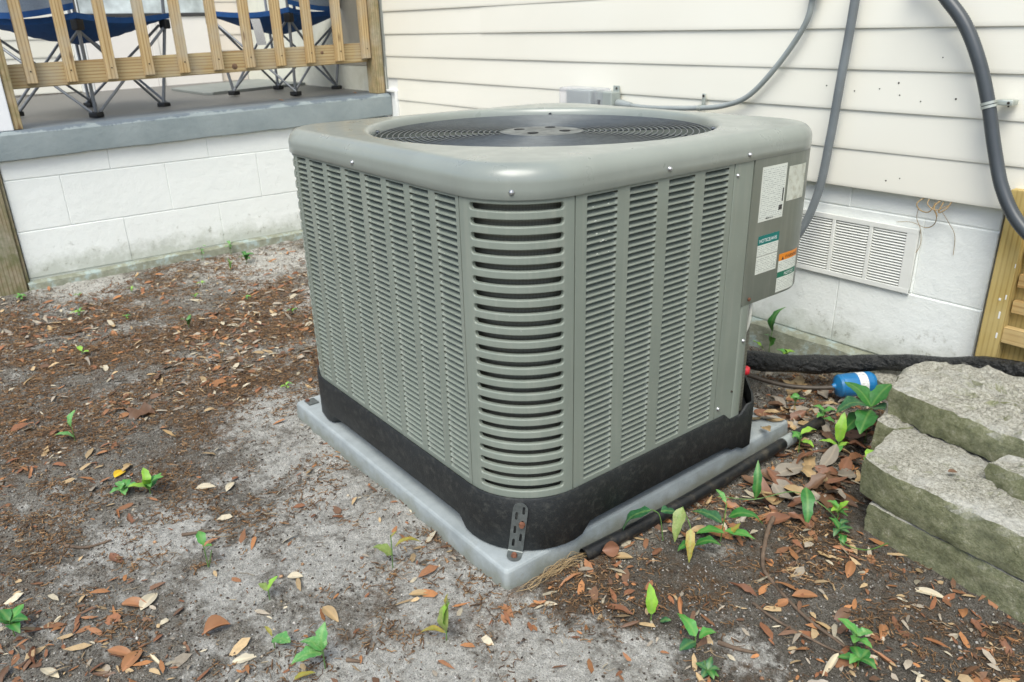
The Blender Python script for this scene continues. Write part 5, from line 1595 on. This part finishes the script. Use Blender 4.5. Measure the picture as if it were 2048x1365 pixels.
o = link('leaf_fragments', np_mesh('leaf_fragments', VV, FF, M_litter, False, np.repeat(cc_, 6, 0)))
tag(o, 'scattered small dead leaf fragments covering the dirt', 'leaf litter', kind='stuff')
# catkin strands: short crinkled three-sided threads lying in clumps
def strands(n, f, lmin, lmax, rad_, colr, name, lab, cat):
    P = scatter(n, f); n = len(P)
    L = rng.uniform(lmin, lmax, n); a = rng.uniform(0, 6.28, n); K = 5
    pts = np.zeros((n, K, 3)); cur = P.copy(); ang_ = a.copy()
    for k in range(K):
        pts[:, k, 0] = cur[:, 0]; pts[:, k, 1] = cur[:, 1]
        cur = cur + np.stack([np.cos(ang_), np.sin(ang_)], -1) * (L / K)[:, None]
        ang_ = ang_ + rng.normal(0, 0.7, n)
    hz = gz(P[:, 0], P[:, 1])[:, None] + rng.uniform(0.0008, 0.006, (n, 1)) + rng.normal(0, 0.0012, (n, K))
    pts[:, :, 2] = hz
    VV = np.zeros((n, K, 3, 3))
    rr_ = rad_ * rng.uniform(0.6, 1.5, n)[:, None]
    nx, ny = -np.sin(a)[:, None], np.cos(a)[:, None]
    for j, (ca, sa) in enumerate([(1, -.3), (-1, -.3), (0, 1)]):
        VV[:, :, j, 0] = pts[:, :, 0] + nx * rr_ * ca; VV[:, :, j, 1] = pts[:, :, 1] + ny * rr_ * ca; VV[:, :, j, 2] = pts[:, :, 2] + rr_ * sa
    F = []
    for k in range(K - 1):
        for j in range(3):
            j2 = (j + 1) % 3; F.append([k * 3 + j, k * 3 + j2, (k + 1) * 3 + j2, (k + 1) * 3 + j])
    F = np.array(F)
    FF = (np.arange(n)[:, None, None] * (K * 3) + F[None]).reshape(-1, 4)
    cols = np.array(colr)[rng.integers(0, len(colr), n)] * rng.uniform(0.55, 1.2, (n, 1))
    o_ = link(name, np_mesh(name, VV.reshape(-1, 3), FF, M_litter, False, np.repeat(cols, K * 3, 0)))
    tag(o_, lab, cat, kind='stuff')
orgfun = lambda X, Y: sstep(0.50, 0.62, 0.5 * fbm(X + 40, Y - 13, 5.5, 4) + 0.5 * fbm(X + 4, Y - 3, 13, 3) + 0.10 * sstep(0.1, 0.8, X) * (1 - sstep(1.9, 2.5, X))) * (1 - 0.6 * sandv(X, Y)) + 0.010
strands(36000, orgfun, 0.008, 0.030, 0.0009, [(0.19, 0.10, 0.042), (0.28, 0.155, 0.066), (0.36, 0.215, 0.10), (0.14, 0.08, 0.04)], 'catkin_litter', 'brown stringy catkin litter matted in patches on the dirt', 'litter')
strands(1500, lambda X, Y: 0.3 * (1 - 0.8 * sandv(X, Y)), 0.015, 0.05, 0.0006, [(0.34, 0.25, 0.14), (0.2, 0.14, 0.08), (0.42, 0.34, 0.22)], 'twig_litter', 'thin dry stem bits strewn over the dirt', 'litter')
# soil crumbs and grains
def crumbs(n, f, smin, smax, colr, name, lab):
    P = scatter(n, f); n = len(P)
    octa = np.array([(1, 0, 0), (-1, 0, 0), (0, 1, 0), (0, -1, 0), (0, 0, 1), (0, 0, -1)], float)
    S = rng.uniform(smin, smax, (n, 1, 1)) * rng.uniform(0.5, 1.3, (n, 6, 1))
    VV = octa[None] * S
    a = rng.uniform(0, 6.28, n); c, s = np.cos(a)[:, None], np.sin(a)[:, None]
    x = VV[:, :, 0] * c - VV[:, :, 1] * s + P[:, 0:1]; y = VV[:, :, 0] * s + VV[:, :, 1] * c + P[:, 1:2]
    z = VV[:, :, 2] * 0.8 + gz(P[:, 0], P[:, 1])[:, None] + S[:, 0] * 0.4
    F = np.array([(0, 2, 4), (2, 1, 4), (1, 3, 4), (3, 0, 4), (2, 0, 5), (1, 2, 5), (3, 1, 5), (0, 3, 5)])
    FF = (np.arange(n)[:, None, None] * 6 + F[None]).reshape(-1, 3)
    cols = np.array(colr)[rng.integers(0, len(colr), n)] * rng.uniform(0.6, 1.2, (n, 1))
    o_ = link(name, np_mesh(name, np.stack([x, y, z], -1).reshape(-1, 3), FF, M_litter, False, np.repeat(cols, 6, 0)))
    tag(o_, lab, 'soil', kind='stuff')
crumbs(45000, lambda X, Y: 0.75 - 0.62 * sandv(X, Y), 0.0010, 0.0036, [(0.07, 0.055, 0.04), (0.14, 0.115, 0.09), (0.24, 0.22, 0.19), (0.36, 0.34, 0.30), (0.055, 0.04, 0.03), (0.20, 0.13, 0.075)], 'soil_crumbs', 'fine dark and grey soil crumbs on the ground')
crumbs(9000, lambda X, Y: sandv(X, Y) + 0.05, 0.0007, 0.0022, [(0.5, 0.49, 0.46), (0.40, 0.39, 0.36), (0.58, 0.56, 0.52), (0.2, 0.19, 0.17)], 'sand_grains', 'pale coarse sand grains around the pad')
crumbs(420, lambda X, Y: 0.4 + 0 * X, 0.002, 0.006, [(0.45, 0.38, 0.28), (0.40, 0.24, 0.13), (0.55, 0.52, 0.46), (0.24, 0.13, 0.07)], 'bark_chips', 'small bark chips and acorn bits on the dirt')

# ------------------------------------------------------------------ green plants
def gleaf(par, base, az, el, L, Wd, mat, curl=0.55, fold=0.16, kink=0.0, heart=False, roll=0.0):
    V, F = leaf_verts(L, Wd, curl * random.uniform(.4, 1.3), fold, random.uniform(-.5, .5), 0.62 if heart else 1.0, 9, 0.18)
    ph = random.uniform(0, 6.28); wv = Wd * random.uniform(0.04, 0.10)
    V = [(x + L / 2, y * (1 + 0.10 * math.sin(x / L * 17 + ph)), z - V[2][2] + wv * math.sin(x / L * 13 + ph) * abs(y) / (Wd * .5)) for x, y, z in V]
    o_ = link('leaf', mk(V, F, mat), par, base)
    o_.rotation_euler = (roll, -el, az)
    return o_
def plant(label_, x, y, leaves, stems, cat='plant', z=None, grp=None, name='seedling'):
    """leaves: (dx,dy,dz, az°, el°, L, W, mat[, heart]); stems: lists of points (relative)"""
    z = G(x, y) if z is None else z
    e = empty(name, (x, y, z), 0, label_, cat, grp)
    for s in stems:
        b_ = MB(); b_.tube(spline([Vector(q) for q in s], 5) if len(s) > 2 else s, 0.0011, 5); b_.build('stem', M_stem, e)
    for l in leaves:
        gleaf(e, l[0:3], R(l[3]), R(l[4]), l[5], l[6], l[7], heart=(len(l) > 8 and l[8]))
    return e
# screen-right is about azimuth 52°, away from camera about 142°
def rosette(label_, x, y, n, L, Wd, mats, h=0.02, el=(5, 35), z=None, a0=0, name='seedling'):
    lv = []
    for k in range(n):
        hh = h * (0.55 + 0.45 * k / max(1, n - 1))
        lv.append((0, 0, hh, a0 + k * 137.5 + random.uniform(-15, 15), random.uniform(*el), L * random.uniform(.75, 1.1), Wd * random.uniform(.85, 1.1), random.choice(mats)))
    return plant(label_, x, y, lv, [[(0, 0, -0.004), (0, 0, h)]], z=z, name=name)
rosette('small leafy weed near the porch wall, right of the wall seedlings', 0.251, -0.928, 7, 0.05, 0.02, [G_mid, G_dark], 0.025)
rosette('thin grassy weed in front of the porch block wall', 0.315, -1.023, 6, 0.055, 0.006, [G_mid, G_lime], 0.01, (50, 80))
rosette('small sprig growing at the porch footing', 0.06, -0.93, 5, 0.032, 0.014, [G_mid, G_mott], 0.045)
rosette('tiny sprout at the porch footing left of the small sprig', 0.06, -1.06, 4, 0.026, 0.012, [G_mid], 0.06)
rosette('single upright seedling in the litter left of the unit', 0.848, -1.367, 3, 0.045, 0.016, [G_dark, G_mid], 0.02, (25, 60))
rosette('small star-shaped weed near the mossy board', 0.462, -1.647, 6, 0.03, 0.009, [G_mid, G_lime], 0.015)
rosette('two-leaved lime seedling in the left litter', 0.871, -1.717, 2, 0.03, 0.018, [G_lime, G_mid], 0.015, (5, 20), a0=40)
plant('seedling with one leaf above another at far left', 1.494, -1.856, [(0, 0, 0.01, 255, 20, 0.045, 0.02, G_mott), (0.0, 0, 0.04, 120, 60, 0.045, 0.018, G_mott)], [[(0, 0, -0.003), (0.002, 0, 0.04)]])
rosette('pale mottled low weed beside the yellow leaf', 1.847, -1.817, 6, 0.038, 0.02, [G_mott, G_mid], 0.012, (0, 25))
rosette('brighter green upright weed right of the yellow leaf', 1.885, -1.772, 6, 0.045, 0.02, [G_mid, G_lime], 0.022, (15, 55))
plant('spindly seedling with two top leaves left of the pad', 2.234, -1.756, [(0, 0, 0.05, 175, 35, 0.032, 0.018, G_mid), (0, 0, 0.045, 30, 25, 0.025, 0.012, G_mid), (0, 0, 0.02, 60, 60, 0.03, 0.006, G_mid)], [[(0.004, 0, -0.003), (0.002, 0, 0.02), (0, 0, 0.05)], [(0.004, 0, -0.003), (0.012, 0.010, 0.04)]])
plant('olive seedling with two horizontal leaves on the sand by the pad', 2.47, -1.474, [(0, 0, 0.03, 215, 8, 0.045, 0.022, G_olive, True), (0.006, 0.006, 0.05, 55, 10, 0.052, 0.013, G_bronze), (0.004, 0, 0.07, 70, 50, 0.02, 0.006, G_bronze)], [[(0, 0, -0.003), (0.002, 0.001, 0.04), (-0.001, 0.003, 0.075)]])
plant('tiny olive sprout in sand in the lower left', 2.412, -1.70, [(0, 0, 0.02, 200, 15, 0.026, 0.014, G_olive), (0, 0, 0.022, 90, 45, 0.03, 0.013, G_lime)], [[(0, 0, -0.003), (0, 0, 0.022)]])
plant('small round mottled leaf seedling in the lower left', 2.525, -1.738, [(0, 0, 0.02, 30, 5, 0.036, 0.028, G_mott), (-0.003, 0, 0.022, 190, 20, 0.025, 0.007, G_bronze)], [[(0, 0, -0.003), (0, 0, 0.02)]])
plant('mottled three-leaf seedling at the bottom centre left', 2.62, -1.69, [(0, 0, 0.04, 130, 62, 0.045, 0.023, G_mott), (0, 0, 0.038, 215, 12, 0.042, 0.019, G_mott), (0, 0, 0.034, 260, 0, 0.052, 0.027, G_mott), (0.01, -0.02, 0.012, 235, -25, 0.05, 0.012, G_bronze)], [[(0, 0, -0.003), (0.001, 0, 0.042)]])
plant('upright yellow-green seedling with a bronze tip at bottom centre', 2.705, -1.504, [(0, 0, 0.02, 110, 78, 0.06, 0.022, G_olive), (0.003, 0.004, 0.03, 70, 84, 0.05, 0.017, G_lime), (0, 0, 0.016, 225, -5, 0.045, 0.012, G_bronze), (0.002, 0.003, 0.07, 80, 80, 0.028, 0.008, G_bronze)], [[(0, 0, -0.003), (0.001, 0.001, 0.03), (0.002, 0.002, 0.07)]])
plant('single upright lime leaf seedling on dirt right of the pad corner', 2.90, -1.205, [(0, 0, 0.02, 150, 72, 0.056, 0.021, G_lime), (0.012, 0.01, 0.006, 40, 20, 0.02, 0.014, G_vdark)], [[(0, 0, -0.004), (0, 0, 0.022)]])
plant('low seedling with two broad green leaves near the pale stick', 2.985, -1.19, [(0, 0, 0.025, 170, 12, 0.05, 0.022, G_mid, True), (0.004, 0.004, 0.022, 55, 18, 0.03, 0.018, G_mid), (0, 0, 0.014, 265, 0, 0.036, 0.022, G_vdark)], [[(0, 0, -0.003), (0, 0, 0.024)]])
rosette('dark low weed at the bottom right of centre', 3.034, -1.218, 7, 0.024, 0.012, [G_vdark, G_dark], 0.008, (-5, 20))
rosette('five-leaf bright seedling in the right foreground, upper of two', 3.152, -0.981, 5, 0.036, 0.017, [G_mid, G_mott], 0.03, (0, 25))
rosette('darker five-leaf seedling in the right foreground, lower of two', 3.178, -1.018, 5, 0.036, 0.018, [G_dark, G_mid], 0.018, (-5, 15), a0=80)
rosette('lime sprig growing against the lowest slab', 2.955, -0.705, 5, 0.034, 0.014, [G_lime, G_mid], 0.045, (0, 50))
rosette('dark green weed below the lime sprig at the lowest slab', 2.975, -0.735, 5, 0.03, 0.013, [G_dark, G_vdark], 0.018, (-10, 25))
# arrow-leaved plants on the right of the pad
plant('arrow-leaved plant with drooping dark leaf leaning on the drain pipe', 2.745, -1.02, [(-0.006, -0.01, 0.075, 225, -48, 0.085, 0.032, G_vdark, True), (0.004, 0.006, 0.07, 60, -15, 0.04, 0.026, G_vdark, True)], [[(0.012, 0.01, -0.004), (0.004, 0.004, 0.06), (-0.006, -0.01, 0.077)]])
plant('arrow-leaved plant with two bronze hanging leaves', 2.80, -0.995, [(-0.01, -0.004, 0.095, 290, -62, 0.07, 0.024, G_olive, True), (0.012, -0.002, 0.055, 310, -60, 0.065, 0.018, G_bronze, True), (0.02, 0.0, 0.02, 250, -10, 0.035, 0.018, G_dark), (0.022, 0.002, 0.018, 40, 10, 0.05, 0.024, G_dark)], [[(0.02, 0.0, -0.004), (0.012, 0.0, 0.05), (-0.01, -0.004, 0.096)]])
plant('broad-leaved green plant between the vine and the bronze leaves', 2.832, -0.925, [(0, 0, 0.045, 200, 6, 0.062, 0.032, G_vdark, True), (0.008, 0.008, 0.06, 40, -8, 0.068, 0.028, G_dark, True), (0.008, 0, 0.03, 30, -5, 0.06, 0.024, G_mid), (0.012, -0.006, 0.03, 215, -12, 0.055, 0.024, G_mid), (-0.004, 0.012, 0.085, 170, 25, 0.034, 0.012, G_mott), (0.02, 0.002, 0.022, 70, 50, 0.035, 0.012, G_bronze)], [[(0, 0, -0.004), (0.002, 0.002, 0.04), (0, 0.01, 0.088)]])
vn = plant('trailing thorny vine with hanging leaves crossing the leaf litter', 2.80, -0.80, [(0.0, 0.035, 0.02, 130, 70, 0.085, 0.019, G_dark), (0.075, 0.10, 0.06, 310, -45, 0.085, 0.028, G_dark, True), (0.125, 0.10, 0.03, 35, -10, 0.045, 0.015, G_dark), (0.165, 0.085, 0.02, 80, -10, 0.035, 0.014, G_vdark), (0.18, 0.075, 0.012, 300, -15, 0.034, 0.016, G_dark)],
           [[(-0.05, -0.03, 0.03), (0.0, 0.03, 0.022), (0.06, 0.08, 0.05), (0.12, 0.095, 0.04), (0.17, 0.085, 0.02), (0.19, 0.05, 0.012), (0.24, 0.05, 0.02), (0.275, 0.062, 0.05)]], name='vine')
# evergreen seedling beside the blue canister
plant('large glossy dark green seedling with wavy leaves beside the blue canister', 2.822, -0.352, [(0, 0, 0.10, 170, 22, 0.09, 0.046, G_dark), (0, 0, 0.103, 85, 30, 0.080, 0.042, G_dark), (0, 0, 0.097, 25, 0, 0.078, 0.042, G_vdark), (0, 0, 0.095, 285, -18, 0.09, 0.046, G_dark), (0, 0, 0.099, 235, -6, 0.085, 0.048, G_vdark), (0, 0, 0.085, 240, -40, 0.08, 0.046, G_dark)], [[(-0.004, 0.004, -0.02), (0, 0, 0.10)]])
plant('yellow-green upright seedling in front of the glossy one', 2.795, -0.43, [(0, 0, 0.03, 110, 74, 0.075, 0.026, G_lime), (0, 0, 0.02, 215, 10, 0.045, 0.018, G_lime), (0, 0, 0.02, 300, 0, 0.038, 0.02, G_mid), (0, 0, 0.02, 40, 15, 0.03, 0.016, G_lime)], [[(0, 0, -0.01), (0, 0, 0.035)]])
rosette('three-leaf lime seedling at the back corner of the pad', 2.735, -0.50, 4, 0.042, 0.02, [G_lime, G_mid], 0.05, (-5, 25), name='seedling')
rosette('small dark seedling in the heap behind the pad', 2.71, -0.36, 5, 0.035, 0.018, [G_mid, G_dark], 0.05, (0, 30))
rosette('small round-leaved lime weed on the corner of the wide slab', 2.955, -0.60, 3, 0.032, 0.024, [G_lime, G_mid], 0.02, (5, 35), z=0.02)
rosette('small green seedling in front of the refrigerant line', 2.60, -0.31, 3, 0.035, 0.018, [G_mid], 0.03, (10, 50))
plant('tall seedling with two curled leaves against the foundation', 2.345, -0.055, [(0.002, 0, 0.09, 70, 62, 0.085, 0.03, G_dark, True), (0, 0, 0.04, 250, 60, 0.05, 0.034, G_mid), (-0.02, 0, 0.02, 230, 40, 0.05, 0.032, G_lime)], [[(0, 0, -0.01), (-0.002, 0, 0.05), (0.002, 0, 0.095)]])
rosette('small leafy weed at the foundation footing behind the black line', 2.405, -0.06, 6, 0.035, 0.018, [G_mid, G_lime], 0.04, (0, 40))
rosette('tiny green weed at the left edge below the mossy board', 0.13, -1.79, 6, 0.028, 0.012, [G_mid, G_mott], 0.015)
rosette('clipped green plant at the lower left edge', 2.20, -2.085, 5, 0.042, 0.022, [G_mid, G_dark], 0.035, (0, 45))
for i, (x, y) in enumerate([(0.312, -1.426), (0.234, -1.604), (0.55, -1.25), (0.42, -1.18), (0.62, -1.52), (0.95, -1.02), (0.70, -1.10), (1.55, -1.30)]):
    e = rosette('tiny green weed sprouting in the litter by the porch wall', x, y, 4, 0.022, 0.009, [G_mid, G_lime, G_mott], 0.012)
    e['group'] = 'tiny weeds in the litter by the porch'

# twigs and sticks
def stick(lab, pts, r):
    b_ = MB(); P = spline(pts, 6); b_.tube(P, [r * (1 - 0.5 * i / len(P)) for i in range(len(P))], 7)
    o_ = b_.build('twig', M_twig); tag(o_, lab, 'twig'); return o_
def gp(x, y, h=0.004): return (x, y, G(x, y) + h)
stick('long crooked twig on the dirt in front of the leaf heap', [gp(2.862, -0.79, .012), gp(2.885, -0.845, .008), gp(2.925, -0.915), gp(2.96, -0.945), gp(3.054, -0.985), gp(3.142, -0.995)], 0.0052)
stick('thin reddish twig beside the long crooked twig', [gp(2.985, -1.03), gp(3.04, -1.035), gp(3.12, -1.02), gp(3.15, -1.01)], 0.003)
stick('pale short stick beside the broad-leaved seedling', [gp(3.005, -1.155), gp(3.035, -1.14), gp(3.062, -1.125)], 0.0045)
stick('brown stick lying in the lower left litter', [gp(1.985, -1.965), gp(2.01, -1.93), gp(2.02, -1.885)], 0.004)
stick('straight brown stick in the mid left litter', [gp(2.10, -1.765), gp(2.135, -1.71)], 0.004)
stick('short brown stick beside the mottled seedling', [gp(2.63, -1.655), gp(2.65, -1.64)], 0.0042)
# dry roots fringing the front edge of the pad
rb = empty('root_bunch', (2.715, -1.27, -0.06), 0, 'bunch of dry straw-like roots along the front right edge of the pad', 'roots')
for k in range(24):
    t0 = random.uniform(-1.345, -1.24); L = random.uniform(0.06, 0.15)
    pts = []
    for j in range(5):
        y = t0 + L * j / 4
        x = 2.694 + 0.006 * math.sin(j * 1.3 + k) + random.uniform(-.002, .006) + (0.03 * random.random() if j == 4 and k % 5 == 0 else 0)
        pts.append((x - 2.715, y + 1.27, max(G(x, y), -0.075) + 0.06 + random.uniform(0.004, 0.028) * (1 - abs(j - 2) / 3)))
    b = MB(); b.tube(spline(pts, 3), random.choice([0.0004, 0.0005, 0.0007]), 4); b.build('root_strand', M_root, rb)

# white crust spattered on the first louver column
crust = MB()
for k in range(16):
    v = random.uniform(0.178, 0.220); r_ = random.randrange(37, 45)
    z = LZ0 + r_ * LP + random.uniform(0.0, 0.0035)
    crust.sphere(Vector((-0.0004 - max(0, (z - LZ0 - r_ * LP - 0.002)) * 1.2, v, z)), random.uniform(0.0007, 0.0016), 0.4, 2.2, 0.8, 6, 4)
crust.build('mineral_crust', M_label, ac)['kind'] = 'stuff'
